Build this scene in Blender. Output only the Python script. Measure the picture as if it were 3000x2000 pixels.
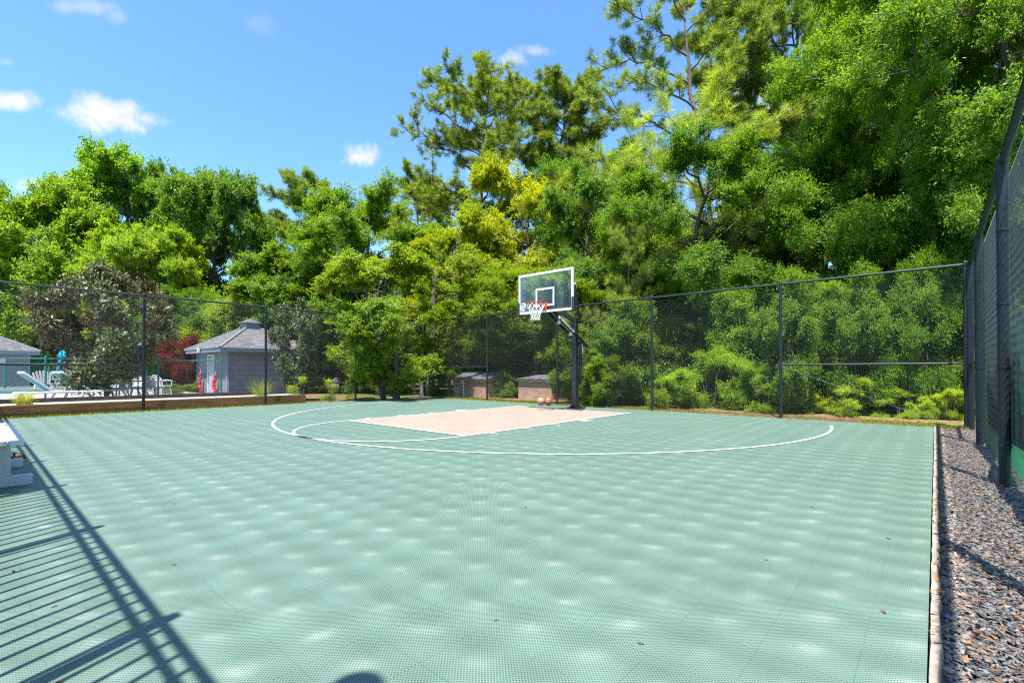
import bpy, math, random
import numpy as np
from mathutils import Vector, Matrix

for o in list(bpy.data.objects):
    bpy.data.objects.remove(o, do_unlink=True)
S = bpy.context.scene
COL = S.collection
R = math.radians

# ------------------------------------------------------------------ camera, sky, sun, exposure
CAM = Vector((7.632, -11.118, 1.0815))
YAW, PITCH, F = 0.7231, 0.0096, 1405.6          # yaw to the left of +Y; focal length in pixels of a 3000 px wide frame
cd = bpy.data.cameras.new('camera')
cam = bpy.data.objects.new('camera', cd)
COL.objects.link(cam)
cam.location = CAM
cam.rotation_euler = (math.pi / 2 + PITCH, 0, YAW)
cd.sensor_width = 36.0
cd.lens = 36.0 * F / 3000.0
cd.shift_y = 71.03 / 3000.0                      # the photographer shifted the lens up instead of tilting it
cd.clip_start = 0.05
cd.clip_end = 2000
S.camera = cam
S.render.resolution_x, S.render.resolution_y = 1024, 682

SUN = Vector((0.1496, -0.349, 1.0)).normalized()
sd = bpy.data.lights.new('sun', 'SUN')
sd.energy = 4.4
sd.angle = R(0.53)
sd.color = (1.0, 0.955, 0.88)
so = bpy.data.objects.new('sun', sd)
COL.objects.link(so)
so.rotation_euler = SUN.to_track_quat('Z', 'Y').to_euler()

S.view_settings.view_transform = 'Standard'
S.view_settings.look = 'None'
S.view_settings.exposure = 1.5
S.view_settings.gamma = 1.0
S.cycles.max_bounces = 14
S.cycles.diffuse_bounces = 9
S.cycles.glossy_bounces = 3
S.cycles.transmission_bounces = 10
S.cycles.transparent_max_bounces = 8
S.cycles.filter_width = 1.2
S.cycles.use_denoising = False
S.cycles.caustics_reflective = False
S.cycles.caustics_refractive = False


def at(px, py, d):
    """the world point seen at a pixel of the 3000 x 2000 photograph, d metres ahead of the camera"""
    x = (px - 1500) / F
    y = -(py - 1071.03) / F
    cp, sp = math.cos(PITCH), math.sin(PITCH)
    fwd = cp - y * sp
    up = sp + y * cp
    k = d / fwd
    fx, fy = -math.sin(YAW), math.cos(YAW)
    rx, ry = math.cos(YAW), math.sin(YAW)
    return Vector((CAM.x + fx * d + rx * x * k, CAM.y + fy * d + ry * x * k, CAM.z + up * k))


# ------------------------------------------------------------------ node helpers
class NT:
    def __init__(s, tree):
        s.t = tree
        tree.nodes.clear()

    def n(s, kind, **kw):
        nd = s.t.nodes.new(kind)
        for k, v in kw.items():
            setattr(nd, k, v)
        return nd

    def link(s, a, b):
        s.t.links.new(a, b)

    def setin(s, sock, v):
        if isinstance(v, bpy.types.NodeSocket):
            s.link(v, sock)
        else:
            sock.default_value = v

    def m(s, op, a, b=0.0, c=0.0, clamp=False):
        nd = s.n('ShaderNodeMath', operation=op)
        nd.use_clamp = clamp
        s.setin(nd.inputs[0], a)
        s.setin(nd.inputs[1], b)
        s.setin(nd.inputs[2], c)
        return nd.outputs[0]

    def vm(s, op, a, b=(0, 0, 0)):
        nd = s.n('ShaderNodeVectorMath', operation=op)
        s.setin(nd.inputs[0], a)
        s.setin(nd.inputs[1], b)
        return nd.outputs['Value'] if op in ('DOT_PRODUCT', 'LENGTH', 'DISTANCE') else nd.outputs[0]

    def mix(s, f, a, b, blend='MIX'):
        nd = s.n('ShaderNodeMix', data_type='RGBA', blend_type=blend)
        s.setin(nd.inputs[0], f)
        s.setin(nd.inputs[6], a if isinstance(a, bpy.types.NodeSocket) else tuple(a) + ((1,) if len(a) == 3 else ()))
        s.setin(nd.inputs[7], b if isinstance(b, bpy.types.NodeSocket) else tuple(b) + ((1,) if len(b) == 3 else ()))
        return nd.outputs[2]

    def noise(s, vec, scale, detail=3.0, rough=0.55, dist=0.0, dim='3D'):
        nd = s.n('ShaderNodeTexNoise', noise_dimensions=dim)
        if vec is not None:
            s.link(vec, nd.inputs['Vector'])
        nd.inputs['Scale'].default_value = scale
        nd.inputs['Detail'].default_value = detail
        nd.inputs['Roughness'].default_value = rough
        nd.inputs['Distortion'].default_value = dist
        return nd.outputs[0]

    def step(s, v, a, b, lo=0.0, hi=1.0):
        nd = s.n('ShaderNodeMapRange', interpolation_type='SMOOTHSTEP')
        s.setin(nd.inputs[0], v)
        nd.inputs[1].default_value = a
        nd.inputs[2].default_value = b
        nd.inputs[3].default_value = lo
        nd.inputs[4].default_value = hi
        return nd.outputs[0]

    def bump(s, h, dist, strength=1.0, normal=None):
        nd = s.n('ShaderNodeBump')
        nd.inputs['Strength'].default_value = strength
        nd.inputs['Distance'].default_value = dist
        s.link(h, nd.inputs['Height'])
        if normal is not None:
            s.link(normal, nd.inputs['Normal'])
        return nd.outputs[0]

    def comb(s, x, y, z=0.0):
        nd = s.n('ShaderNodeCombineXYZ')
        for i, v in enumerate((x, y, z)):
            s.setin(nd.inputs[i], v)
        return nd.outputs[0]

    def sep(s, v):
        nd = s.n('ShaderNodeSeparateXYZ')
        s.link(v, nd.inputs[0])
        return nd.outputs

    def obj(s):
        return s.n('ShaderNodeTexCoord').outputs['Object']

    def pos(s):
        return s.n('ShaderNodeNewGeometry').outputs['Position']

    def pbsdf(s, col, rough=0.6, spec=0.4, metal=0.0, normal=None, **kw):
        b = s.n('ShaderNodeBsdfPrincipled')
        s.setin(b.inputs['Base Color'], col if isinstance(col, bpy.types.NodeSocket) else tuple(col) + (1,))
        s.setin(b.inputs['Roughness'], rough)
        s.setin(b.inputs['Specular IOR Level'], spec)
        s.setin(b.inputs['Metallic'], metal)
        if normal is not None:
            s.link(normal, b.inputs['Normal'])
        for k, v in kw.items():
            s.setin(b.inputs[k], v)
        return b.outputs[0]

    def out(s, sh):
        o = s.n('ShaderNodeOutputMaterial')
        s.link(sh, o.inputs[0])


def mat(name, build):
    m = bpy.data.materials.new(name)
    m.use_nodes = True
    nt = NT(m.node_tree)
    nt.out(build(nt))
    return m


# ------------------------------------------------------------------ sky with small clouds
W = bpy.data.worlds.new('World')
S.world = W
W.use_nodes = True
nt = NT(W.node_tree)
sky = nt.n('ShaderNodeTexSky', sky_type='NISHITA')
sky.sun_disc = False
sky.sun_elevation = math.asin(SUN.z)
sky.sun_rotation = math.atan2(SUN.x, SUN.y)
sky.altitude = 0
sky.air_density = 1.0
sky.dust_density = 0.6
sky.ozone_density = 2.4
dirv = nt.n('ShaderNodeTexCoord').outputs['Generated']
wn = nt.noise(dirv, 30.0, 8.0, 0.66)
wn2 = nt.noise(dirv, 9.0, 4.0, 0.6)
total = None
# (pixel x, pixel y, half width, half height, density) of each small cloud
CLOUDS = [(310, 335, 118, 66, 1.0), (420, 348, 60, 34, .6), (285, 312, 60, 44, .9), (42, 292, 70, 38, .9), (110, 548, 44, 34, .85),
          (222, 528, 60, 40, .95), (1060, 460, 62, 38, .9), (1500, 170, 66, 28, .7), (1560, 150, 60, 18, .5), (240, 20, 100, 26, .34),
          (345, 48, 28, 26, .25), (752, 70, 50, 40, .12), (2190, 270, 70, 60, .8), (2270, 330, 60, 50, .9), (22, 182, 22, 18, .22)]
for (cx, cy, hw, hh, dens) in CLOUDS:
    c = (at(cx, cy, 100) - CAM).normalized()
    r_ = (at(cx + 10, cy, 100) - at(cx - 10, cy, 100)).normalized()
    u_ = c.cross(r_).normalized()
    sc = (at(cx + 1, cy, 100) - CAM).normalized()
    ang = (sc - c).length
    dx = nt.m('DIVIDE', nt.vm('DOT_PRODUCT', dirv, tuple(r_ - c * c.dot(r_))), hw * ang)
    dy = nt.m('DIVIDE', nt.vm('DOT_PRODUCT', dirv, tuple(u_ * (1 if u_.z > 0 else -1))), hh * ang)
    off = c.dot(u_) / (hh * ang)
    q = nt.m('ADD', nt.m('POWER', nt.m('ABSOLUTE', dx), 2.0), nt.m('POWER', nt.m('ABSOLUTE', dy), 2.0))
    front = nt.m('GREATER_THAN', nt.vm('DOT_PRODUCT', dirv, tuple(c)), 0.5)
    v = nt.m('ADD', nt.m('SUBTRACT', 1.15, nt.m('SQRT', q)), nt.m('MULTIPLY', nt.m('SUBTRACT', wn, 0.5), 2.4))
    v = nt.m('ADD', v, nt.m('MULTIPLY', nt.m('SUBTRACT', wn2, 0.5), 1.3))
    v = nt.m('MULTIPLY', nt.m('MULTIPLY', nt.step(v, 0.0, 1.1), dens), front)
    total = v if total is None else nt.m('MAXIMUM', total, v)
hs = nt.n('ShaderNodeHueSaturation')
hs.inputs['Saturation'].default_value = 1.08
hs.inputs['Value'].default_value = 1.0
nt.link(sky.outputs[0], hs.inputs['Color'])
skyc = nt.mix(total, nt.mix(1.0, hs.outputs[0], (.74, .94, 1.06), 'MULTIPLY'), (3.1, 3.08, 3.2))
bg = nt.n('ShaderNodeBackground')
nt.link(skyc, bg.inputs[0])
bg.inputs[1].default_value = 0.12
wo = nt.n('ShaderNodeOutputWorld')
nt.link(bg.outputs[0], wo.inputs[0])


# ------------------------------------------------------------------ mesh helpers
class MB:
    """collects shapes and links them as ONE mesh object"""
    def __init__(s):
        s.v = []
        s.f = []

    def add(s, vs, fs):
        b = len(s.v)
        s.v += [tuple(x) for x in vs]
        s.f += [tuple(i + b for i in f) for f in fs]
        return s

    def box(s, c, d, rot=None):
        hx, hy, hz = d[0] / 2, d[1] / 2, d[2] / 2
        vs = [Vector((x, y, z)) for x in (-hx, hx) for y in (-hy, hy) for z in (-hz, hz)]
        if rot is not None:
            vs = [rot @ v for v in vs]
        c = Vector(c)
        return s.add([v + c for v in vs], [(0, 1, 3, 2), (4, 6, 7, 5), (0, 4, 5, 1), (2, 3, 7, 6), (0, 2, 6, 4), (1, 5, 7, 3)])

    def bar(s, a, b, w, h, up=(0, 0, 1)):
        a, b = Vector(a), Vector(b)
        d = b - a
        z = d.normalized()
        x = Vector(up).cross(z)
        if x.length < 1e-4:
            x = Vector((1, 0, 0)).cross(z)
        x.normalize()
        y = z.cross(x)
        m = Matrix((x, y, z)).transposed()
        return s.box((a + b) / 2, (w, h, d.length), m)

    def tube(s, pts, r, n=8, cap=True, closed=False):
        pts = [Vector(p) for p in pts]
        N = len(pts)
        rs = r if hasattr(r, '__len__') else [r] * N
        vs, fs = [], []
        ref = None
        for i, p in enumerate(pts):
            if closed:
                t = pts[(i + 1) % N] - pts[i - 1]
            else:
                t = pts[min(i + 1, N - 1)] - pts[max(i - 1, 0)]
            t.normalize()
            if ref is None:
                ref = Vector((0, 0, 1)) if abs(t.z) < .9 else Vector((1, 0, 0))
            x = ref - t * ref.dot(t)
            if x.length < 1e-5:
                x = t.orthogonal()
            x.normalize()
            ref = x
            y = t.cross(x)
            for k in range(n):
                a = 2 * math.pi * k / n
                vs.append(p + (x * math.cos(a) + y * math.sin(a)) * rs[i])
        for i in range(N if closed else N - 1):
            j = (i + 1) % N
            for k in range(n):
                k2 = (k + 1) % n
                fs.append((i * n + k, i * n + k2, j * n + k2, j * n + k))
        if cap and not closed:
            fs.append(tuple(range(n - 1, -1, -1)))
            fs.append(tuple((N - 1) * n + k for k in range(n)))
        return s.add(vs, fs)

    def prism(s, poly, a, b):
        """poly: 2D points; a: function (u, v, w) -> xyz, extruded for w in b=(w0, w1)"""
        n = len(poly)
        vs = [a(u, v, b[0]) for u, v in poly] + [a(u, v, b[1]) for u, v in poly]
        fs = [tuple(range(n - 1, -1, -1)), tuple(range(n, 2 * n))]
        fs += [(i, (i + 1) % n, n + (i + 1) % n, n + i) for i in range(n)]
        return s.add(vs, fs)

    def lathe(s, prof, c=(0, 0, 0), n=16):
        vs, fs = [], []
        for r, z in prof:
            for k in range(n):
                a = 2 * math.pi * k / n
                vs.append((c[0] + r * math.cos(a), c[1] + r * math.sin(a), c[2] + z))
        for i in range(len(prof) - 1):
            for k in range(n):
                k2 = (k + 1) % n
                fs.append((i * n + k, i * n + k2, (i + 1) * n + k2, (i + 1) * n + k))
        fs.append(tuple(range(n - 1, -1, -1)))
        fs.append(tuple((len(prof) - 1) * n + k for k in range(n)))
        return s.add(vs, fs)

    def quad(s, *p):
        return s.add(p, [tuple(range(len(p)))])

    def build(s, name, m, parent=None, smooth=False, bevel=0.0):
        me = bpy.data.meshes.new(name)
        me.from_pydata(s.v, [], s.f)
        me.update()
        if m is not None:
            me.materials.append(m)
        if smooth:
            me.polygons.foreach_set('use_smooth', [True] * len(me.polygons))
        o = bpy.data.objects.new(name, me)
        COL.objects.link(o)
        if parent is not None:
            o.parent = parent
        if bevel:
            bv = o.modifiers.new('bevel', 'BEVEL')
            bv.width = bevel
            bv.segments = 2
            bv.limit_method = 'ANGLE'
        return o


def np_mesh(name, V, faces4, m, tone=None):
    """mesh of quads from numpy arrays"""
    me = bpy.data.meshes.new(name)
    nv, nf = len(V), len(faces4)
    me.vertices.add(nv)
    me.vertices.foreach_set('co', np.ascontiguousarray(V, np.float32).ravel())
    me.loops.add(nf * 4)
    me.loops.foreach_set('vertex_index', np.ascontiguousarray(faces4, np.int32).ravel())
    me.polygons.add(nf)
    me.polygons.foreach_set('loop_start', np.arange(nf, dtype=np.int32) * 4)
    me.polygons.foreach_set('loop_total', np.full(nf, 4, np.int32))
    if tone is not None:
        at_ = me.attributes.new('tone', 'FLOAT', 'FACE')
        at_.data.foreach_set('value', np.ascontiguousarray(tone, np.float32))
    me.update(calc_edges=True)
    me.validate()
    if m is not None:
        me.materials.append(m)
    return me


def tag(o, label=None, cat=None, group=None, kind=None):
    for k, v in (('label', label), ('category', cat), ('group', group), ('kind', kind)):
        if v:
            o[k] = v
    return o


def thing(name, label, cat, loc=(0, 0, 0), rz=0.0, group=None):
    o = bpy.data.objects.new(name, None)
    COL.objects.link(o)
    o.location = loc
    o.rotation_euler = (0, 0, rz)
    o.empty_display_size = 0.2
    return tag(o, label, cat, group)


def dup(root, loc, rz=0.0, label=None, group=None):
    r = root.copy()
    COL.objects.link(r)
    r.location = loc
    r.rotation_euler = (0, 0, rz)
    if label:
        r['label'] = label
    if group:
        r['group'] = group
    for ch in list(root.children):
        c = ch.copy()
        COL.objects.link(c)
        c.parent = r
        for g in ch.children:
            d = g.copy()
            COL.objects.link(d)
            d.parent = c
    return r


# ------------------------------------------------------------------ materials
TP = 0.3048                                       # court tile pitch
X0, Y0 = 6.04, -8.941                             # a tile centre


def court_build(col, pale, warp=.009, seams=.16, holes=.72):
    def b(n):
        p = n.pos()
        x, y, z = n.sep(p)
        # fine open grid of the tiles
        g = 2 * math.pi / 0.0152
                # domed tiles
        tx = n.m('DIVIDE', n.m('SUBTRACT', x, X0), TP)
        ty = n.m('DIVIDE', n.m('SUBTRACT', y, Y0), TP)
        ix = n.m('ROUND', tx)
        iy = n.m('ROUND', ty)
        wv = n.n('ShaderNodeTexWhiteNoise', noise_dimensions='2D')
        n.link(n.comb(ix, iy), wv.inputs['Vector'])
        rnd = wv.outputs['Value']
        ph = n.m('MULTIPLY', rnd, 6.283)                # every tile is laid a little differently
        hole = n.m('MULTIPLY', n.m('COSINE', n.m('ADD', n.m('MULTIPLY', x, g), ph)), n.m('COSINE', n.m('ADD', n.m('MULTIPLY', y, g), n.m('MULTIPLY', ph, 1.7))))
        hm = n.step(hole, 0.0, 0.65)
        nz = n.noise(p, 7.0, 3.0, 0.6)
        nzb = n.noise(p, 1.1, 3.0, 0.6)
        lx = n.m('SUBTRACT', tx, ix)
        ly = n.m('SUBTRACT', ty, iy)
        lx = n.m('ADD', lx, n.m('MULTIPLY', n.m('SUBTRACT', nz, .5), .25))
        dx2 = n.m('MULTIPLY', lx, lx)
        dy2 = n.m('MULTIPLY', ly, ly)
        r2 = n.m('ADD', dx2, dy2)
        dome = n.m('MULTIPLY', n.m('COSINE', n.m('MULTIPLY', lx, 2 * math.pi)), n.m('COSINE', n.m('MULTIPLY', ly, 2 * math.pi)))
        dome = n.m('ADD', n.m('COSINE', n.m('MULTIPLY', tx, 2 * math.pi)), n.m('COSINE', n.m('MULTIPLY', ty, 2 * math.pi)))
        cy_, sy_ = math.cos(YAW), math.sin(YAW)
        la = n.m('ADD', n.m('MULTIPLY', lx, cy_), n.m('MULTIPLY', ly, sy_))      # the painted highlights stretch across the view over each dome
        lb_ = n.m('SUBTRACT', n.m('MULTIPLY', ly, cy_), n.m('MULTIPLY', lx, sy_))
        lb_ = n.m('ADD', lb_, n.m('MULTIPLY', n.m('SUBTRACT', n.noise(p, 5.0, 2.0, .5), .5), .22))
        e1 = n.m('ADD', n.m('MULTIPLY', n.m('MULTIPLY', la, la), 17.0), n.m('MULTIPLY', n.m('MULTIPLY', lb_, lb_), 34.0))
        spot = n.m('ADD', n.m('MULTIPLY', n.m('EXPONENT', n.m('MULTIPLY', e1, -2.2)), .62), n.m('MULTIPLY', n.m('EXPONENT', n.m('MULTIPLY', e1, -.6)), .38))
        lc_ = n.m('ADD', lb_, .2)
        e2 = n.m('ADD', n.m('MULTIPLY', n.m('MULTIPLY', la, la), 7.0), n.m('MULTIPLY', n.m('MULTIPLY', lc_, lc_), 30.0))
        dome_shade = n.m('EXPONENT', n.m('MULTIPLY', e2, -1.0))  # shade on the camera side of each dome, painted into the colour
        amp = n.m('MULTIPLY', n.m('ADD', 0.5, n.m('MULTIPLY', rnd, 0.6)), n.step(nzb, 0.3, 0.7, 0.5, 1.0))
        highlight = n.m('MULTIPLY', n.m('MULTIPLY', spot, amp), n.step(nz, 0.25, 0.7, 0.55, 1.0), clamp=True)  # tile highlight painted as a paler base colour, uneven from tile to tile
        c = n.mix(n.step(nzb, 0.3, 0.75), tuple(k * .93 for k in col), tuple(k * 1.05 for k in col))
        c = n.mix(n.m('MULTIPLY', highlight, 0.5), c, pale)
        c = n.mix(n.m('MULTIPLY', dome_shade, n.step(rnd, .2, .9, .08, .34)), c, tuple(k * .62 for k in col))
        # seams between the tiles and long scuffs
        sx = n.m('ABSOLUTE', n.m('SUBTRACT', n.m('ABSOLUTE', n.m('SUBTRACT', tx, ix)), 0.5))
        sy = n.m('ABSOLUTE', n.m('SUBTRACT', n.m('ABSOLUTE', n.m('SUBTRACT', ty, iy)), 0.5))
        seam = n.m('SUBTRACT', 1.0, n.step(n.m('MINIMUM', sx, sy), 0.0, 0.02))
        c = n.mix(n.m('MULTIPLY', seam, seams), c, tuple(k * .45 for k in col))
        dirt = n.step(n.noise(n.vm('MULTIPLY', p, (3.0, .6, 1)), 3.0, 4.0, 0.65), .62, .78)
        c = n.mix(n.m('MULTIPLY', dirt, 0.2), c, tuple(k * .5 for k in col))
        c = n.mix(n.m('MULTIPLY', hm, holes), c, tuple(k * .10 for k in col))
        h = n.m('ADD', n.m('MULTIPLY', dome, warp), n.m('MULTIPLY', n.m('SUBTRACT', 1.0, hm), 0.0016))
        h = n.m('ADD', h, n.m('MULTIPLY', nz, .004))
        nb = n.bump(h, 1.0, 0.8)
        return n.pbsdf(c, n.m('SUBTRACT', 0.45, n.m('MULTIPLY', highlight, .06)), 0.5, normal=nb)
    return b


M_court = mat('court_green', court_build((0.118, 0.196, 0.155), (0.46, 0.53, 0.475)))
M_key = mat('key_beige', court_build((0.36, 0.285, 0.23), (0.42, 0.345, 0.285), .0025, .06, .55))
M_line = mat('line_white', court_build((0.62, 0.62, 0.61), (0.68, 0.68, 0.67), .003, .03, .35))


def simple(name, col, rough=0.5, spec=0.4, metal=0.0, var=0.15, scale=8.0, bump=0.0):
    def b(n):
        p = n.obj()
        nz = n.noise(p, scale, 4.0, 0.6)
        c = n.mix(n.step(nz, .3, .7), tuple(k * (1 - var) for k in col), tuple(min(1, k * (1 + var)) for k in col))
        nb = n.bump(nz, bump, 0.5) if bump else None
        return n.pbsdf(c, n.step(nz, .2, .8, max(.05, rough - .08), rough + .08), spec, metal, nb)
    return mat(name, b)


M_black = simple('black_coated_steel', (0.014, 0.016, 0.021), 0.5, 0.35, var=.25, scale=30)
M_wire = simple('black_vinyl_wire', (0.050, 0.050, 0.054), 0.32, 0.8, var=.2)
M_hoopblack = simple('hoop_black_paint', (0.014, 0.016, 0.019), 0.38, 0.5, var=.3, scale=5)
M_pad = simple('black_pad', (0.022, 0.021, 0.022), 0.6, 0.4)
M_steel = simple('galvanised_steel', (0.46, 0.48, 0.5), 0.42, 0.5, 0.7, var=.12)
M_darksteel = simple('dull_steel', (.12, .12, .12), .6, .4)
M_white = simple('white_plastic', (0.58, 0.58, 0.575), 0.42, 0.5, var=.05)
M_whitewood = simple('white_painted_wood', (0.62, 0.62, 0.62), 0.5, 0.4, var=.08, scale=14, bump=.002)
M_frame = simple('white_frame', (0.60, 0.63, 0.68), 0.35, 0.5, var=.03)
M_orange = simple('orange_rim_paint', (0.72, 0.075, 0.022), 0.4, 0.5, var=.1)
M_net = simple('white_net_cord', (0.76, 0.73, 0.68), 0.85, 0.2, var=.1)
M_teal = simple('teal_sling_fabric', (0.04, 0.36, 0.42), 0.75, 0.2, var=.12)
M_blue = simple('blue_umbrella_fabric', (0.02, 0.34, 0.50), 0.8, 0.2, var=.15)
M_red = simple('red_plastic', (0.62, 0.02, 0.025), 0.4, 0.5)
M_greenpipe = simple('green_coated_pipe', (0.02, 0.16, 0.13), 0.4, 0.5)
M_greenwire = simple('green_vinyl_wire', (0.02, 0.13, 0.105), 0.45, 0.4)
M_screen = simple('teal_windscreen', (0.008, 0.075, 0.062), 0.8, 0.2, var=.3, scale=5)
M_ballpale = simple('faded_ball_rubber', (0.55, 0.24, 0.16), 0.6, 0.4, var=.12, scale=12)
M_ballbrown = simple('brown_ball_rubber', (0.40, 0.125, 0.05), 0.45, 0.5, var=.15, scale=12)
M_seam = simple('dark_ball_seam', (0.02, 0.015, 0.013), 0.6, 0.3)
M_rust = simple('wood_pole', (0.30, 0.10, 0.035), 0.6, 0.3)
M_shoe = simple('dark_shoe_mesh', (0.028, 0.028, 0.028), 0.7, 0.3, var=.4, scale=60)
M_tan = simple('tan_suede', (0.20, 0.085, 0.045), 0.7, 0.3)
M_stone = simple('weathered_grey_wood', (0.20, 0.19, 0.17), 0.85, 0.2, var=.3, scale=20, bump=.004)
M_edge = simple('pale_edging', (0.30, 0.245, 0.19), 0.8, 0.3, var=.3, scale=20, bump=.006)
M_cap = simple('dark_roof_felt', (0.09, 0.09, 0.10), 0.8, 0.3, var=.5, scale=7)
M_tennis = simple('green_court_paint', (0.02, 0.21, 0.085), 0.7, 0.3, var=.08, scale=3)
M_deck = simple('pale_pool_concrete', (0.36, 0.335, 0.30), 0.8, 0.3, var=.12, scale=2, bump=.003)
M_trim = simple('bluegrey_trim_paint', (0.20, 0.25, 0.33), 0.6, 0.3, var=.06)
M_wallwhite = simple('white_wall_paint', (0.55, 0.55, 0.54), 0.6, 0.3)


def glass_b(n):
    t = n.n('ShaderNodeBsdfTransparent')
    t.inputs[0].default_value = (.90, .95, .90, 1)
    g = n.n('ShaderNodeBsdfGlossy')
    g.inputs['Roughness'].default_value = .04
    d = n.pbsdf((.75, .8, .8), .5)
    fr = n.n('ShaderNodeFresnel')
    fr.inputs[0].default_value = 1.5
    p = n.obj()
    fres = n.m('MULTIPLY', fr.outputs[0], .45)
    sm = n.step(n.noise(n.vm('MULTIPLY', p, (1, 1, .35)), 5.0, 4, .6), .35, .75, .0, .04)
    mx = n.n('ShaderNodeMixShader')
    n.link(fres, mx.inputs[0])
    n.link(t.outputs[0], mx.inputs[1])
    n.link(g.outputs[0], mx.inputs[2])
    m2 = n.n('ShaderNodeMixShader')
    n.link(sm, m2.inputs[0])
    n.link(mx.outputs[0], m2.inputs[1])
    n.link(d, m2.inputs[2])
    return m2.outputs[0]


M_glass = mat('backboard_glass', glass_b)
M_pane = simple('dark_window_pane', (0.03, 0.035, 0.035), 0.1, 0.8)
M_water = simple('pool_water', (0.10, 0.36, 0.40), 0.05, 0.6, var=.15, scale=2, bump=.02)


def brick_b(c1, c2, mortar, w, h):
    def b(n):
        x, y, z = n.sep(n.obj())
        v = n.comb(n.m('ADD', x, y), z)
        br = n.n('ShaderNodeTexBrick')
        n.link(v, br.inputs['Vector'])
        br.inputs['Color1'].default_value = c1 + (1,)
        br.inputs['Color2'].default_value = c2 + (1,)
        br.inputs['Mortar'].default_value = mortar + (1,)
        br.inputs['Scale'].default_value = 1.0
        br.inputs['Mortar Size'].default_value = .006
        br.inputs['Brick Width'].default_value = w
        br.inputs['Row Height'].default_value = h
        nz = n.noise(n.obj(), 3.0, 4, .6)
        c = n.mix(n.step(nz, .3, .7), br.outputs[0], (.6, .6, .6), 'MULTIPLY')
        c = n.mix(.5, br.outputs[0], c)
        return n.pbsdf(c, .85, .2, normal=n.bump(br.outputs['Fac'], -.006, .6))
    return b


M_brick = mat('tan_brick', brick_b((0.46, 0.30, 0.21), (0.36, 0.22, 0.15), (0.42, 0.37, 0.31), .21, .075))
M_shingle = mat('grey_shingle', brick_b((0.185, 0.18, 0.19), (0.125, 0.12, 0.13), (0.05, 0.05, 0.055), .3, .085))


def siding_b(n):
    x, y, z = n.sep(n.obj())
    t = n.m('FRACT', n.m('DIVIDE', z, 0.24))
    line = n.m('SUBTRACT', 1.0, n.step(t, 0.0, 0.14))
    nz = n.noise(n.obj(), 4.0, 3, .6)
    c = n.mix(n.step(nz, .3, .7), (0.175, 0.18, 0.215), (0.21, 0.215, 0.25))
    c = n.mix(n.m('MULTIPLY', line, .9), c, (0.06, .062, .08))
    return n.pbsdf(c, .6, .3, normal=n.bump(t, -.012, .7))


M_siding = mat('lavender_grey_siding', siding_b)


def timber_b(n):
    p = n.obj()
    g = n.noise(n.vm('MULTIPLY', p, (14, .8, 14)), 2.0, 5, .65)
    nz = n.noise(p, .9, 3, .6)
    c = n.mix(n.step(g, .3, .7), (0.26, 0.105, 0.028), (0.46, 0.22, 0.07))
    c = n.mix(n.step(nz, .45, .75, 0, .6), c, (0.12, 0.05, 0.018))
    return n.pbsdf(c, .75, .25, normal=n.bump(g, .004, .6))


M_timber = mat('stained_timber', timber_b)
M_darktimber = simple('dark_weathered_timber', (0.05, 0.042, 0.036), .85, .2, var=.4, scale=10)
M_greytimber = simple('pale_timber_top', (0.42, 0.34, 0.25), .85, .2, var=.25, scale=10)


def bark_b(c1, c2):
    def b(n):
        p = n.obj()
        g = n.noise(n.vm('MULTIPLY', p, (9, 9, 1.6)), 1.6, 6, .7)
        v = n.n('ShaderNodeTexVoronoi')
        n.link(n.vm('MULTIPLY', p, (9, 9, 2.5)), v.inputs['Vector'])
        v.inputs['Scale'].default_value = 1.3
        c = n.mix(n.step(g, .3, .7), c1, c2)
        c = n.mix(n.step(v.outputs['Distance'], .0, .25, .7, 0), c, tuple(k * .4 for k in c1))
        return n.pbsdf(c, .9, .15, normal=n.bump(g, .05, .8))
    return b


M_bark = mat('grey_brown_bark', bark_b((0.075, 0.06, 0.048), (0.17, 0.145, 0.12)))
M_pinebark = mat('pine_bark', bark_b((0.085, 0.062, 0.048), (0.21, 0.165, 0.135)))


def leaf_b(rough, trans, yellow):
    def b(n):
        oi = n.n('ShaderNodeObjectInfo')
        a = n.n('ShaderNodeAttribute')
        a.attribute_name = 'tone'
        t = a.outputs['Fac']
        base = n.mix(1.0, oi.outputs['Color'], (1.92, 1.86, 1.4), 'MULTIPLY')
        dark = n.mix(1.0, base, (.55, .68, .7), 'MULTIPLY')
        lite = n.mix(1.0, base, yellow, 'MULTIPLY')
        c = n.mix(t, dark, lite)
        # a few spent leaves
        c = n.mix(n.m('GREATER_THAN', t, 0.992), c, (.34, .22, .03))
        s1 = n.pbsdf(c, rough, .45)
        tr = n.n('ShaderNodeBsdfTranslucent')
        n.link(n.mix(1.0, c, (1.7, 1.55, .55), 'MULTIPLY'), tr.inputs[0])
        mx = n.n('ShaderNodeMixShader')
        mx.inputs[0].default_value = trans
        n.link(s1, mx.inputs[1])
        n.link(tr.outputs[0], mx.inputs[2])
        return mx.outputs[0]
    return b


M_leaf = mat('green_leaf', leaf_b(.48, .55, (1.5, 1.32, .85)))
M_needle = mat('pine_needle', leaf_b(.5, .45, (2.0, 1.95, 1.2)))


def mag_b(n):
    a = n.n('ShaderNodeAttribute')
    a.attribute_name = 'tone'
    t = a.outputs['Fac']
    geo = n.n('ShaderNodeNewGeometry')
    top = n.mix(t, (.05, .085, .025), (.13, .17, .05))
    oi = n.n('ShaderNodeObjectInfo')
    under = n.mix(1.0, n.mix(t, (.17, .085, .035), (.36, .22, .11)), oi.outputs['Color'], 'MULTIPLY')
    c = n.mix(geo.outputs['Backfacing'], top, under)
    return n.pbsdf(c, .42, .4)


M_magnolia = mat('magnolia_leaf', mag_b)
M_petal = simple('cream_petal', (.75, .70, .55), .6, .3)


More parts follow.
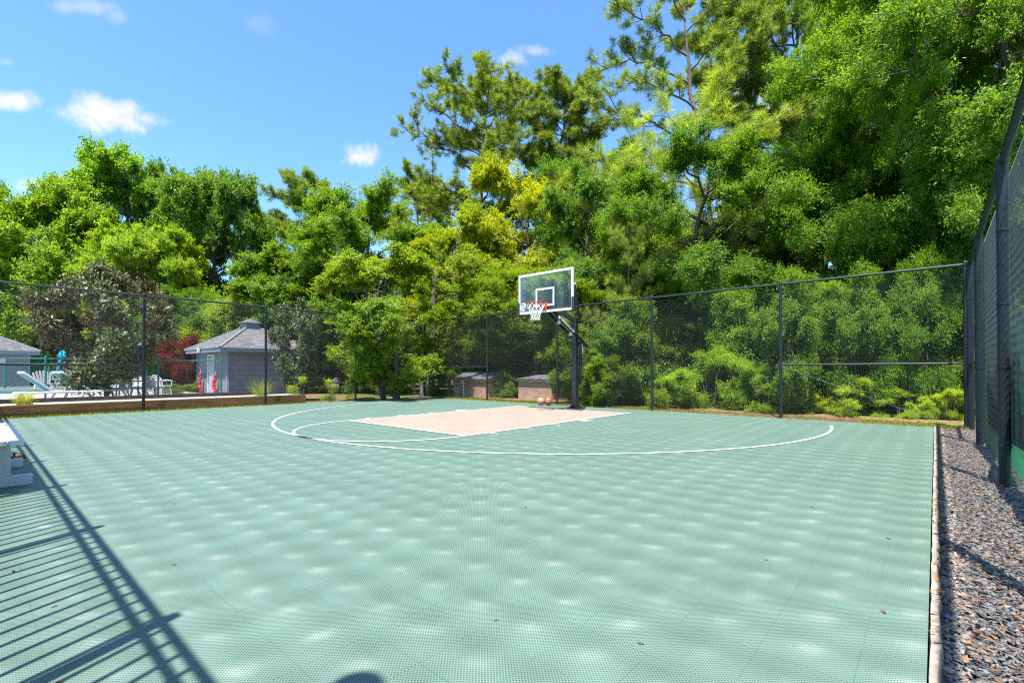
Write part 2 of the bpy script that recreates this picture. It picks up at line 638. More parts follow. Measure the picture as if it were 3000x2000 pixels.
def ground_b(n):
    p = n.pos()
    n1 = n.noise(p, .35, 5, .6)
    n2 = n.noise(p, 9.0, 5, .7)
    n3 = n.noise(p, 40.0, 3, .6)
    c = n.mix(n.step(n2, .3, .7), (.10, .06, .035), (.27, .16, .09))
    c = n.mix(n.step(n3, .55, .75, 0, .7), c, (.36, .20, .10))
    g = n.mix(n.step(n2, .3, .7), (.05, .075, .015), (.16, .17, .05))
    c = n.mix(n.step(n1, .42, .56), c, g)
    return n.pbsdf(c, .95, .1, normal=n.bump(n2, .05, .7))


M_ground = mat('leaf_strewn_ground', ground_b)


def gravel_b(n):
    p = n.pos()
    v = n.n('ShaderNodeTexVoronoi')
    n.link(p, v.inputs['Vector'])
    v.inputs['Scale'].default_value = 38
    h = n.sep(v.outputs['Color'])[0]
    c = n.mix(h, (.05, .05, .055), (.22, .21, .21))
    return n.pbsdf(c, .8, .3, normal=n.bump(v.outputs['Distance'], -.02, .8))


M_gravel = mat('slate_bed', gravel_b)


def chip_b(n):
    a = n.n('ShaderNodeAttribute')
    a.attribute_name = 'tone'
    t = a.outputs['Fac']
    r = n.n('ShaderNodeValToRGB')
    n.link(t, r.inputs[0])
    e = r.color_ramp.elements
    e[0].position, e[0].color = 0.0, (.09, .09, .092, 1)
    e[1].position, e[1].color = .55, (.25, .245, .24, 1)
    for pos_, c_ in ((.75, (.36, .34, .31, 1)), (.88, (.30, .22, .15, 1)), (1.0, (.42, .33, .24, 1))):
        x = e.new(pos_)
        x.color = c_
    nz = n.noise(n.pos(), 60, 3, .6)
    c = n.mix(n.step(nz, .3, .7), r.outputs[0], (.75, .75, .75), 'MULTIPLY')
    return n.pbsdf(c, .75, .25)


M_chip = mat('slate_chip', chip_b)


def litter_b(n):
    a = n.n('ShaderNodeAttribute')
    a.attribute_name = 'tone'
    c = n.mix(a.outputs['Fac'], (.11, .05, .026), (.36, .18, .075))
    return n.pbsdf(c, .7, .3)


M_litter = mat('dry_leaf', litter_b)
M_dryleaf = simple('dry_court_leaf', (.12, .065, .038), .8, .2, var=.5, scale=10)


# ------------------------------------------------------------------ ground and court
def sheet(name, x0, x1, y0, y1, z, m, kind='structure'):
    o = MB().quad((x0, y0, z), (x1, y0, z), (x1, y1, z), (x0, y1, z)).build(name, m)
    return tag(o, kind=kind)


sheet('ground', -260, 200, -160, 300, -0.16, M_ground)
g2 = MB()
for (x0, x1, y0, y1) in ((-8.35, 8.3, 1.045, 3.2), (-8.24, -7.925, -11.4, 1.045)):
    g2.quad((x0, y0, -.022), (x1, y0, -.022), (x1, y1, -.022), (x0, y1, -.022))


def mulch_b(n):
    p = n.pos()
    n2 = n.noise(p, 11.0, 5, .7)
    n1 = n.noise(p, 1.3, 4, .6)
    c = n.mix(n.step(n2, .35, .65), (.12, .065, .035), (.38, .22, .12))
    g = n.mix(n.step(n2, .3, .7), (.06, .09, .015), (.24, .24, .07))
    c = n.mix(n.step(n1, .46, .6), c, g)
    return n.pbsdf(c, .95, .1, normal=n.bump(n2, .04, .8))


tag(g2.build('verge', mat('mulch_and_grass', mulch_b)), kind='structure')

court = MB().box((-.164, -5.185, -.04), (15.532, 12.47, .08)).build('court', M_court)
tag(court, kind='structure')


def flat(name, polys, z, m):
    b = MB()
    for p in polys:
        b.quad(*[(x, y, z) for x, y in p])
    return tag(b.build(name, m), kind='structure')


KL = -5.70
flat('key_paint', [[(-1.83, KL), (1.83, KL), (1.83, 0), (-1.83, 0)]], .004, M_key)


def rect(x0, x1, y0, y1):
    return [(x0, y0), (x1, y0), (x1, y1), (x0, y1)]


def arc(cx, cy, r, a0, a1, w, n=64):
    out = []
    for i in range(n):
        t0, t1 = a0 + (a1 - a0) * i / n, a0 + (a1 - a0) * (i + 1) / n
        out.append([(cx + (r - w) * math.cos(t0), cy + (r - w) * math.sin(t0)), (cx + r * math.cos(t0), cy + r * math.sin(t0)),
                    (cx + r * math.cos(t1), cy + r * math.sin(t1)), (cx + (r - w) * math.cos(t1), cy + (r - w) * math.sin(t1))])
    return out


lines = [rect(-1.855, -1.805, KL, 0), rect(1.805, 1.855, KL, 0), rect(-1.805, 1.805, KL - .025, KL + .025)]
lines += arc(0, KL, 1.855, math.pi, 2 * math.pi - 1e-3, .05)
a_end = math.asin(1.29 / 6.26)
lines += arc(0, -1.294, 6.26, math.pi - a_end, 2 * math.pi + a_end, .05, 128)
for sgn in (-1, 1):
    for y0, y1 in ((-2.47, -2.17), (-3.435, -3.385), (-4.29, -4.24), (-5.19, -5.14)):
        xs = sorted((sgn * 1.86, sgn * 2.08))
        lines.append(rect(xs[0], xs[1], y0, y1))
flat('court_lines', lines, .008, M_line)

# edging on the gravel side: a pale crinkled lip
eb = MB()
rng = random.Random(4)
prev = None
for i in range(125):
    y = -11.3 + i * .1
    j, k = rng.uniform(-.008, .008), rng.uniform(-.006, .01)
    cur = [(7.606, y, -.03), (7.61 + j * .3, y, .012 + k), (7.637 + j, y, .014 + k), (7.65 + j, y, -.05)]
    if prev:
        for q in range(3):
            eb.quad(prev[q], cur[q], cur[q + 1], prev[q + 1])
    prev = cur
tag(eb.build('edging_strip', M_edge), kind='structure')
sheet('gravel_bed', 7.64, 8.28, -11.45, 1.15, -.035, M_gravel)
sheet('tennis_court', 8.28, 24, -30, .6, -.03, M_tennis)
sheet('path', 8.28, 24, .6, 1.2, -.035, M_deck)


# slate chips and dry leaves scattered over the gravel strip (nobody could count them)
def chips(name, n, seed, m, smin, smax, zlift, xr, yr, thin=False):
    rg = np.random.default_rng(seed)
    x = rg.uniform(*xr, n)
    y = yr[0] + (yr[1] - yr[0]) * rg.random(n) ** 1.25
    s = rg.uniform(smin, smax, n)
    asp = rg.uniform(.4, .8, n) if not thin else rg.uniform(.3, .45, n)
    a = rg.uniform(0, 2 * np.pi, n)
    tilt = rg.normal(0, .28, (n, 2))
    z = zlift + rg.uniform(0, .022, n)
    ca, sa = np.cos(a), np.sin(a)
    ex = np.stack([ca, sa, tilt[:, 0]], 1)
    ey = np.stack([-sa, ca, tilt[:, 1]], 1)
    c = np.stack([x, y, z], 1)
    shape = [(-.5, -.2), (.1, -.5), (.5, .1), (-.1, .5)]
    th = .12
    V, Fc = [], []
    jit = rg.uniform(-.12, .12, (n, 4, 2))
    top, bot = [], []
    for k, (u, v) in enumerate(shape):
        q = c + ex * ((u + jit[:, k, 0]) * s)[:, None] + ey * ((v + jit[:, k, 1]) * s * asp)[:, None]
        curl = (.25 * s * abs(u)) if thin else 0
        t_ = q.copy()
        t_[:, 2] += s * th * .5 + curl
        b_ = q.copy()
        b_[:, 2] -= s * th * .5
        top.append(t_)
        bot.append(b_)
    if thin:
        V = np.stack(top, 1).reshape(-1, 3)
        Fc = (np.arange(n)[:, None] * 4 + np.array([0, 1, 2, 3])).reshape(-1, 4)
        tone = rg.random(n)
    else:
        V = np.stack(top + bot, 1).reshape(-1, 3)
        tmpl = np.array([[0, 1, 2, 3], [0, 4, 5, 1], [1, 5, 6, 2], [2, 6, 7, 3], [3, 7, 4, 0]])
        Fc = (np.arange(n)[:, None, None] * 8 + tmpl).reshape(-1, 4)
        tone = np.repeat(rg.random(n), 5)
    me = np_mesh(name, V, Fc, m, tone)
    o = bpy.data.objects.new(name, me)
    COL.objects.link(o)
    return tag(o, kind='stuff')


chips('slate_gravel', 30000, 1, M_chip, .015, .040, -.03, (7.655, 8.28), (-11.3, 1.1))
chips('leaf_litter', 3600, 2, M_litter, .012, .042, -.005, (7.645, 8.26), (-11.3, 1.1), True)
chips('leaf_litter', 2500, 3, M_litter, .02, .06, -.018, (-8.0, 8.2), (2.6, 1.06), True)
chips('leaf_litter', 380, 5, M_litter, .014, .042, .004, (7.612, 7.69), (-11.2, 1.0), True)

# dry leaves lying on the court
rng = random.Random(11)
lb = MB()
lb.add([(-.03, 0, .004), (-.01, -.011, .0), (.012, -.012, .002), (.034, 0, .008), (.012, .012, .001), (-.01, .011, .003)],
       [(0, 1, 2, 5), (2, 3, 4, 5)])
leaf0 = None
spots = [(7.1, -4.2), (6.95, -3.2), (7.3, -2.0), (7.2, -.9), (6.6, -.2), (7.5, -5.6), (7.0, -5.0), (6.4, -1.6), (5.2, -8.2), (4.2, -7.6),
         (6.9, -8.1), (6.75, -9.35), (6.2, -9.6), (2.1, -9.8), (3.0, -10.0), (4.45, -10.35), (5.35, -10.9), (4.6, -10.85), (3.9, -10.95), (.6, -7.1),
         (-1.5, -8.3), (-4.5, -10.1), (-5.8, -9.8), (7.4, -7.2), (7.45, -8.4), (5.6, -5.3), (6.9, -6.7), (1.0, -6.6)]
for i, (x, y) in enumerate(spots):
    if leaf0 is None:
        leaf0 = lb.build('fallen_leaf', M_dryleaf)
        o = tag(leaf0, 'small curled dry leaf lying on the green court tiles', 'leaf', 'dry leaves scattered over the green court')
    else:
        o = leaf0.copy()
        COL.objects.link(o)
    s_ = rng.uniform(.3, .62)
    o.location = (x, y, .003)
    o.rotation_euler = (0, 0, rng.uniform(0, 6.28))
    o.scale = (s_, s_, s_)

# ------------------------------------------------------------------ chain-link fences
def link_mesh(name, width, height, m, wire=.0033, pitch=.042):
    """woven diamond mesh, u = x, v = z, in the plane y = 0"""
    nw = int(round(width / pitch))
    pitch_u = width / nw
    ns = int(round(height / pitch))
    i = np.arange(nw)[:, None]
    k = np.arange(ns + 1)[None, :]
    u = (i + (k % 2)) * pitch_u + 0 * k
    v = k * (height / ns) + 0 * i
    w = np.where(k % 2 == 0, .002, -.002) + 0 * i
    P = np.stack([u, w, v], -1).astype(float)
    offs = np.array([(wire, 0, wire * .3), (-wire * .5, wire * .87, 0), (-wire * .5, -wire * .87, 0)]) * 1.15
    V = (P[:, :, None, :] + offs[None, None]).reshape(-1, 3)
    base = (np.arange(nw)[:, None] * (ns + 1) + np.arange(ns)[None, :]).reshape(-1) * 3
    Fc = np.concatenate([np.stack([base + a, base + (a + 1) % 3, base + 3 + (a + 1) % 3, base + 3 + a], 1) for a in range(3)])
    me = np_mesh(name, V, Fc, m)
    me.polygons.foreach_set('use_smooth', [True] * len(me.polygons))
    return me


PANEL = link_mesh('mesh_panel', 3.2, 3.03, M_wire)
PANEL_R = link_mesh('mesh_panel', 3.2, 3.03, M_wire, wire=.0015)


def add_panel(parent, a, b, z0, side=0.0, me=None, w=3.2):
    a, b = Vector(a), Vector(b)
    d = b - a
    o = bpy.data.objects.new('mesh_panel', me or PANEL)
    COL.objects.link(o)
    o.parent = parent
    nrm = Vector((-d.y, d.x, 0)).normalized()
    o.location = Vector((a.x, a.y, z0)) + nrm * side
    o.rotation_euler = (0, 0, math.atan2(d.y, d.x))
    o.scale = (d.length / w, 1, 1)
    return o


def knuckled_rail(a, b, r, pitch=.071):
    """rail with the mesh ends knuckled over it"""
    b_ = MB()
    b_.tube([a, b], r, 10)
    a, b = Vector(a), Vector(b)
    d = (b - a)
    L = d.length
    d.normalize()
    sd_ = Vector((-d.y, d.x, 0))
    n = int(L / pitch)
    for i in range(n):
        c = a + d * (i + .5) * pitch
        for s_ in (1,):
            b_.tube([c - d * .03 + sd_ * (r + .003) - Vector((0, 0, .02)), c + Vector((0, 0, r + .004)) - d * .004,
                     c + d * .03 - sd_ * (r + .003) - Vector((0, 0, .02))], .0042, 3, cap=False)
    return b_


def fence_run(label, posts, z0, top, r_post, r_rail, brace, side, bands=True, corners=(), me=None):
    root = thing('chain_link_fence', label, 'fence', (0, 0, 0))
    for i, p in enumerate(posts):
        rr = r_post * (1.25 if i in corners else 1.0)
        b = MB().tube([(p[0], p[1], z0 - .1), (p[0], p[1], top + .01)], rr, 14)
        b.lathe([(rr * 1.12, 0), (rr * 1.12, .05), (rr * .8, .075), (rr * .2, .085)], (p[0], p[1], top - .01), 14)
        for zz in ((.35, 1.1, 1.7, 2.4) if bands else ()):
            b.lathe([(rr * 1.1, 0), (rr * 1.14, .012), (rr * 1.1, .024)], (p[0], p[1], zz), 14)
        b.build('post', M_black, root, smooth=False)
    for i in range(len(posts) - 1):
        p, q = Vector(posts[i]), Vector(posts[i + 1])
        add_panel(root, p, q, z0 + .02, side, me)
        if i in brace:
            d = (q - p).normalized()
            MB().tube([(p.x, p.y, 1.21), (q.x, q.y, 1.21)], r_rail * .85, 10).build('brace_rail', M_black, root)
    p, q = posts[0], posts[-1]
    knuckled_rail((p[0], p[1], top), (q[0], q[1], top), r_rail).build('top_rail', M_black, root)
    MB().tube([(p[0], p[1], z0 + .03), (q[0], q[1], z0 + .03)], .003, 4).build('tension_wire', M_black, root)
    return root


XL, XR, YB = -8.06, 8.12, 1.22
fl = fence_run('tall black chain link fence on the pool side of the court', [(XL, YB), (XL, -1.87), (XL, -4.97), (XL, -8.05), (XL, -11.2)], -.06, 3.06, .035, .026,
               (0, 3), .045, corners=(0,))
fb = fence_run('tall black chain link fence along the baseline behind the hoop, in front of the shrubs', [(XL + .06, YB), (-4.45, YB), (-1.35, YB), (1.83, YB), (4.97, YB), (XR - .06, YB)], -.06, 3.06, .035, .026, (0, 4), .045, bands=False)
fr = fence_run('tall black chain link fence beside the gravel strip, with thick round posts', [(XR, YB), (XR, -1.22), (XR, -4.61), (XR, -8.0), (XR, -11.4)], -.06, 3.06, .044, .032, (0,), .06, corners=(0,), me=PANEL_R)
MB().tube([(4.98, YB - .05, 1.19), (7.6, YB - .05, .12)], .003, 5).build('truss_rod', M_darksteel, fb)
MB().tube([(XL + .06, YB - .09, 2.9), (XL + .075, YB - .1, 1.9), (XL + .05, YB - .09, 1.2), (XL + .06, YB - .09, -.02)], .008, 5).build('cable', M_steel, fl)

# teal windscreen sagging on the far side of the right fence
ws = thing('windscreen', 'teal green mesh windscreen sagging low on the far side of the fence beside the gravel', 'windscreen', (0, 0, 0))
for seg, (ya, yb) in enumerate(((-1.6, -4.75), (-4.85, -8.05))):
    V, Fc = [], []
    N, Mz = 40, 6
    for i in range(N + 1):
        t = i / N
        y = ya + (yb - ya) * t
        sag = .30 * abs(math.sin(math.pi * (t * 2.0))) ** 1.0
        for k in range(Mz + 1):
            s_ = k / Mz
            z = .30 + (1.28 - sag - .30) * s_
            x = XR + .115 + .03 * math.sin(9 * t + 3 * s_)
            V.append((x, y, z))
    for i in range(N):
        for k in range(Mz):
            a = i * (Mz + 1) + k
            Fc.append((a, a + 1, a + Mz + 2, a + Mz + 1))
    MB().add(V, Fc).build('fabric', M_screen, ws, smooth=True)
ws2 = thing('windscreen', 'dark green windscreen hung across the back of the neighbouring tennis court', 'windscreen', (0, 0, 0))
MB().box((11.6, .95, 1.15), (5.8, .02, 1.7)).build('fabric', M_screen, ws2)
for x in (8.75, 11.6, 14.45):
    MB().tube([(x, 1.0, -.1), (x, 1.0, 2.1)], .03, 8).build('post', M_black, ws2)

# ------------------------------------------------------------------ basketball hoop
hoop = thing('basketball_hoop', 'black in-ground basketball hoop with clear glass backboard and orange rim', 'basketball hoop', (0, .22, 0))
HX, HY = 0.0, .22


def hb(m, name, mt, parent=hoop, **kw):
    o = m.build(name, mt, None, **kw)
    for v in o.data.vertices:
        v.co.y -= HY
    o.parent = parent
    return o


b = MB().box((0, HY, 1.29), (.14, .14, 2.54))
hb(b, 'pole', M_hoopblack, bevel=.008)
b = MB().box((0, HY, .012), (.36, .36, .022))
for k in range(4):
    a = k * math.pi / 2
    c, s_ = math.cos(a), math.sin(a)
    for off in (-.045, .045):
        f = (lambda c, s_, off: (lambda u, v, w: (c * u - s_ * (off + w), HY + s_ * u + c * (off + w), v)))(c, s_, off)
        b.prism([(.07, .023), (.165, .023), (.165, .04), (.07, .17)], f, (-.005, .005))
    for bx_, by_ in ((.14, .14),):
        b.lathe([(.018, .023), (.018, .04), (.008, .042), (.008, .06)], (c * bx_ - s_ * by_, HY + s_ * bx_ + c * by_, 0), 8)
hb(b, 'base_plate', M_hoopblack)
for sx in (-1, 1):
    arm = hb(MB().bar((sx * .1, .69, 1.78), (sx * .1, -1.07, 2.685), .045, .09), 'lower_arm', M_hoopblack, bevel=.004)
for (y, z) in ((-.53, 2.33), (.03, 2.045)):
    b = MB()
    b.prism([(-.09, 0), (.09, 0), (.05, .11), (-.05, .11)], (lambda y, z: (lambda u, v, w: (u, y - .03 + w * .02, z + v)))(y, z), (0, 3))
    hb(b, 'arm_spacer', simple('grey_bracket', (.20, .205, .215), .4))
b = MB()
b.bar((0, .22, 2.50), (0, -1.08, 2.86), .06, .10)
hb(b, 'upper_link', simple('upper_link_grey', (.05, .052, .06), .35))
for sx in (-1, 1):
    hb(MB().bar((sx * .09, .34, 2.47), (sx * .86, -1.075, 3.26), .05, .075), 'diagonal_brace', M_hoopblack, bevel=.004)
b = MB().bar((-.16, .345, 2.44), (.16, .345, 2.44), .05, .05)
hb(b, 'pivot_bolt', M_hoopblack)
for (y_, z_) in ((.55, 1.86), (.67, 1.79)):
    hb(MB().bar((-.16, y_, z_), (.16, y_, z_), .045, .045), 'pivot_bolt', M_hoopblack)
b = MB().tube([(.0, .50, 1.84), (.0, .50, 1.02)], .045, 12).tube([(.0, .50, 1.02), (.0, .50, .85)], .024, 10)
b.bar((0, .33, 1.1), (0, .5, 1.1), .05, .05)
hb(b, 'lift_piston', M_hoopblack)
hb(MB().tube([(.03, .5, 1.84), (.055, .52, 1.7), (.05, .515, 1.55)], .016, 8), 'piston_cap', M_frame)

BY, BZ0, BZ1, BW = -1.18, 2.595, 3.655, .892
b = MB()
t_ = .03
b.box((0, BY + t_ / 2, BZ0 + .028), (2 * BW, t_ + .012, .056)).box((0, BY + t_ / 2, BZ1 - .028), (2 * BW, t_ + .012, .056))
for sx in (-1, 1):
    b.box((sx * (BW - .028), BY + t_ / 2, (BZ0 + BZ1) / 2), (.056, t_ + .012, BZ1 - BZ0 - .112))
board = hb(b, 'board_frame', M_frame)
hb(MB().box((0, BY + t_ / 2, (BZ0 + BZ1) / 2), (2 * BW - .112, .012, BZ1 - BZ0 - .112)), 'glass', M_glass)
b = MB()
zc0, zc1, hw = 2.755, 3.235, .305
b.box((0, BY + .005, zc0 + .025), (2 * hw, .004, .05)).box((0, BY + .005, zc1 - .025), (2 * hw, .004, .05))
for sx in (-1, 1):
    b.box((sx * (hw - .025), BY + .005, (zc0 + zc1) / 2), (.05, .004, zc1 - zc0 - .1))
hb(b, 'target_square', M_frame)
for sx in (-1, 1):
    hb(MB().box((sx * (BW - .005), BY + t_ / 2 + .004, BZ0 + .14), (.075, .085, .36)), 'corner_pad', M_pad, bevel=.01)
b = MB().box((0, BY + t_ + .03, BZ0 + .11), (.62, .05, .10)).box((-.3, BY + t_ + .03, BZ0 + .38), (.05, .03, .62))
b.v = [v for v in b.v]
hb(MB().box((0, BY + t_ + .03, BZ0 + .10), (.7, .05, .12)), 'mount_bar', M_pad)


def text_mesh(body, size, m, parent, loc, rot, ext=.0015):
    cu = bpy.data.curves.new('lettering', 'FONT')
    cu.body = body
    cu.size = size
    cu.extrude = ext
    cu.align_x = 'CENTER'
    cu.align_y = 'CENTER'
    tmp = bpy.data.objects.new('tmp', cu)
    COL.objects.link(tmp)
    dg = bpy.context.evaluated_depsgraph_get()
    me = bpy.data.meshes.new_from_object(tmp.evaluated_get(dg))
    bpy.data.objects.remove(tmp, do_unlink=True)
    me.name = 'lettering'
    me.materials.clear()
    me.materials.append(m)
    o = bpy.data.objects.new('lettering', me)
    COL.objects.link(o)
    o.parent = parent
    o.location = loc
    o.rotation_euler = rot
    return o


M_print = simple('white_print', (.78, .80, .82), .5, .3, var=.02)
LX, LZ = -.74, 2.80
b = MB()
for rr in (.098, .076):
    b.tube([(LX + rr * math.cos(a), BY + .004, LZ + rr * math.sin(a)) for a in np.linspace(0, 2 * math.pi, 33)[:-1]], .0045, 4, closed=True)
hb(b, 'logo_ring', M_print)
text_mesh('H', .085, M_print, hoop, (LX - .045, BY - HY + .004, LZ), (math.pi / 2, 0, 0))
text_mesh('S', .062, M_print, hoop, (LX, BY - HY + .004, LZ + .032), (math.pi / 2, 0, 0))
text_mesh('U', .062, M_print, hoop, (LX, BY - HY + .004, LZ - .032), (math.pi / 2, 0, 0))
text_mesh('H', .085, M_print, hoop, (LX + .045, BY - HY + .004, LZ), (math.pi / 2, 0, 0))
text_mesh('SPORTS', .036, M_print, hoop, (LX, BY - HY + .004, LZ - .122), (math.pi / 2, 0, 0))
arm_ang = math.atan2(2.685 - 1.78, -1.07 - .69)
# lettering on the right-hand face of the right arm, reading down towards the pole
ty, tz = -.30, 2.275 + .02
dirv_ = Vector((0, .69 + 1.07, 1.78 - 2.685)).normalized()
mx_ = Matrix((dirv_, Vector((1, 0, 0)).cross(dirv_), Vector((1, 0, 0)))).transposed()
text_mesh('UNFSPORTS.COM', .088, M_print, hoop, (.1238, ty - HY, tz), mx_.to_euler())
b = MB()
c_ = Vector((.1238, ty, tz)) - dirv_ * .44
b.lathe([(.045, 0), (.045, .002)], (0, 0, 0), 20)
b.v = [tuple(c_ + mx_ @ Vector(v)) for v in b.v]
hb(b, 'logo_disc', M_print)

# rim and net
RZ, RY = 2.80, BY - .16 - .225
b = MB()
for dz in (0, -.0):
    b.tube([(.2325 * math.cos(a), RY + .2325 * math.sin(a), RZ + dz) for a in np.linspace(0, 2 * math.pi, 41)[:-1]], .0105, 8, closed=True)
b.box((0, BY - .008, RZ - .06), (.15, .014, .20))
for sx in (-1, 1):
    b.prism([(BY - .015, RZ - .005), (BY - .015, RZ - .15), (BY - .15, RZ - .03), (BY - .17, RZ - .005)],
            (lambda sx: (lambda u, v, w: (sx * .06 + w, u, v)))(sx), (-.004, .004))
b.box((0, BY - .09, RZ - .006), (.13, .16, .01))
for k in range(12):
    a = 2 * math.pi * (k + .5) / 12
    b.tube([(.2325 * math.cos(a - .05), RY + .2325 * math.sin(a - .05), RZ - .008), (.2325 * math.cos(a), RY + .2325 * math.sin(a), RZ - .026),
            (.2325 * math.cos(a + .05), RY + .2325 * math.sin(a + .05), RZ - .008)], .003, 5)
hb(b, 'rim', M_orange)
b = MB()
lv = [(0.0, .232), (.10, .205), (.17, .16), (.235, .128), (.30, .118), (.36, .118), (.415, .122)]


def npt(lev, k, half):
    d_, r_ = lv[lev]
    a = 2 * math.pi * (k + .5 + (.5 if half else 0)) / 12
    wob = .008 * math.sin(5 * k + lev * 2)
    return (r_ * math.cos(a), RY + r_ * math.sin(a), RZ - .024 - d_ + wob)


for k in range(12):
    for l in range(len(lv) - 1):
        h0, h1 = l % 2, (l + 1) % 2
        p0 = npt(l, k, h0)
        for q in ((k, k - 1) if h0 == 0 else (k, k + 1)):
            b.tube([p0, npt(l + 1, q, h1)], .0052 if l else .0062, 5)
    b.tube([npt(2, k, 0), Vector(npt(2, k, 0)) + Vector((0, 0, -.02))], .011, 6)
hb(b, 'net', M_net)


# ------------------------------------------------------------------ two balls by the fence
def ball(label, m, loc, rx, rz):
    r_ = .118
    t = thing('basketball', label, 'basketball', (loc[0], loc[1], .0), rz)
    prof = [(max(1e-3, r_ * math.sin(a)), -r_ * math.cos(a)) for a in np.linspace(0, math.pi, 17)]
    b = MB().lathe(prof, (0, 0, 0), 28)
    o = b.build('rubber', m, t, smooth=True)
    o.location.z = r_
    o.rotation_euler = (rx, .3, 0)
    s_ = MB()
    rr = r_ + .0006
    ring = [(rr * math.cos(a), rr * math.sin(a), 0) for a in np.linspace(0, 2 * math.pi, 41)[:-1]]
    s_.tube(ring, .0024, 5, closed=True)
    s_.tube([(p[0], 0, p[1]) for p in ring], .0024, 5, closed=True)
    for sg in (-1, 1):
        c = []
        for a in np.linspace(0, 2 * math.pi, 41)[:-1]:
            v = Vector((math.cos(a) * .72, sg * (.62 + .25 * math.cos(2 * a)), math.sin(a) * .72)).normalized() * rr
            c.append(v)
        s_.tube(c, .0024, 5, closed=True)
    so_ = s_.build('seam', M_seam, o)
    return t


ball('faded pinkish orange basketball, the left one of the pair by the back fence', M_ballpale, (-1.63, .74), .9, .4)
ball('darker brown orange basketball touching the faded one by the back fence', M_ballbrown, (-1.385, .80), -.4, 1.3)

# ------------------------------------------------------------------ white bench at the left edge, shoe behind it
be = thing('bench', 'white painted wooden bench with a plank top and splayed feet at the left edge', 'bench', (0, 0, 0))
bx0, bx1 = -.55, 1.60
for i in range(4):
    yy = -10.835 - .105 * i
    MB().box(((bx0 + bx1) / 2 - .006 * (i % 2), yy, .445), (bx1 - bx0, .098, .04)).build('seat_plank', M_whitewood, be, bevel=.006)
for x in (1.13, -.1):
    MB().box((x, -11.0, .26), (.045, .30, .325)).build('leg', M_whitewood, be, bevel=.004)
    MB().box((x + .0, -10.955, .048), (.09, .50, .096)).build('foot', M_whitewood, be, bevel=.006)
    MB().box((x, -11.0, .405), (.09, .40, .036)).build('seat_batten', M_whitewood, be)

sh = thing('shoe', 'dark low sneaker with a tan toe standing on the court behind the white bench', 'shoe', (-.78, -10.79, 0), R(62))
V, Fc = [], []
N = 9
for i in range(N + 1):
    t = i / N
    x = -.135 + .285 * t
    w = .036 + .018 * math.sin(math.pi * min(1, t * 1.15)) - (.03 * max(0, t - .85) / .15)
    h = (.115 - .02 * t if t < .38 else .107 - .075 * (t - .38) / .62)
    for k in range(9):
        a = math.pi * k / 8
        V.append((x, w * math.cos(a), .022 + h * math.sin(a) ** .8))
for i in range(N):
    for k in range(8):
        q = i * 9 + k
        Fc.append((q, q + 1, q + 10, q + 9))
Fc.append(tuple(range(9)))
Fc.append(tuple(range(N * 9 + 8, N * 9 - 1, -1)))
MB().add(V, Fc).build('upper', M_shoe, sh, smooth=True)
b = MB()
sole = []
for t in np.linspace(0, 1, 12):
    sole.append((-.145 + .305 * t, .05 + .012 * math.sin(math.pi * t) - .04 * max(0, t - .8) / .2))
poly = sole + [(x, -w) for x, w in reversed(sole)]
b.prism(poly, lambda u, v, w: (u, v, w), (0, .024))
b.build('sole', M_pad, sh)
MB().lathe([(.03, 0), (.042, .01), (.036, .05), (.02, .056)], (0, 0, 0), 14).build('toe_cap', M_tan, sh, smooth=True).location = (.09, 0, .02)
MB().box((.02, -.052, .06), (.09, .004, .022)).build('side_stripe', M_white, sh)

# ------------------------------------------------------------------ wall and railing behind the camera (their shadow falls on the court)
rw = MB().box((-1.0, -12.2, .47), (24, 1.5, 1.26)).build('retaining_wall', M_edge)
tag(rw, 'low pale retaining wall along the near side of the court under the black railing', 'wall')
rail = thing('railing', 'black metal picket railing on the low wall, casting striped shade across the court', 'railing', (0, 0, 0))
RYL, RT, RB = -11.52, 2.75, 1.10
x_posts = [1.468 + .1496 * 2.8 + 1.824 * k for k in range(-6, 4)]
xa, xb = x_posts[0] - .9, 7.15
MB().bar((xa, RYL, RT), (xb, RYL, RT), .034, .03).build('top_rail', M_black, rail)
MB().bar((xa, RYL, RT - .24), (xb, RYL, RT - .22), .032, .03).build('second_rail', M_black, rail)
MB().bar((xa, RYL, RB + .12), (xb, RYL, RB + .08), .03, .03).build('bottom_rail', M_black, rail)
for x in x_posts:
    if x < xb:
        MB().box((x, RYL, (RB + RT + .14) / 2), (.055, .055, RT + .14 - RB)).build('post', M_black, rail)
        n = 13
for i in range(int((xb - xa) / .1303)):
    x = xa + .06 + i * .1303
    MB().box((x, RYL, (RB + .1 + RT) / 2), (.02, .02, RT - RB - .1)).build('picket', M_black, rail)
lp = thing('shadow_post', 'slim black post with a small round globe, added unseen behind the railing to cast a round shadow', 'shadow caster', (6.74, -11.62, 1.09))  # unseen post, added only for the round shadow it casts on the court
MB().tube([(0, 0, 0), (0, 0, 2.83)], .028, 10).build('post', M_black, lp)
MB().lathe([(max(.001, .10 * math.sin(a)), -.10 * math.cos(a)) for a in np.linspace(0, math.pi, 12)], (0, 0, 2.85), 16).build('globe', M_white, lp, smooth=True)


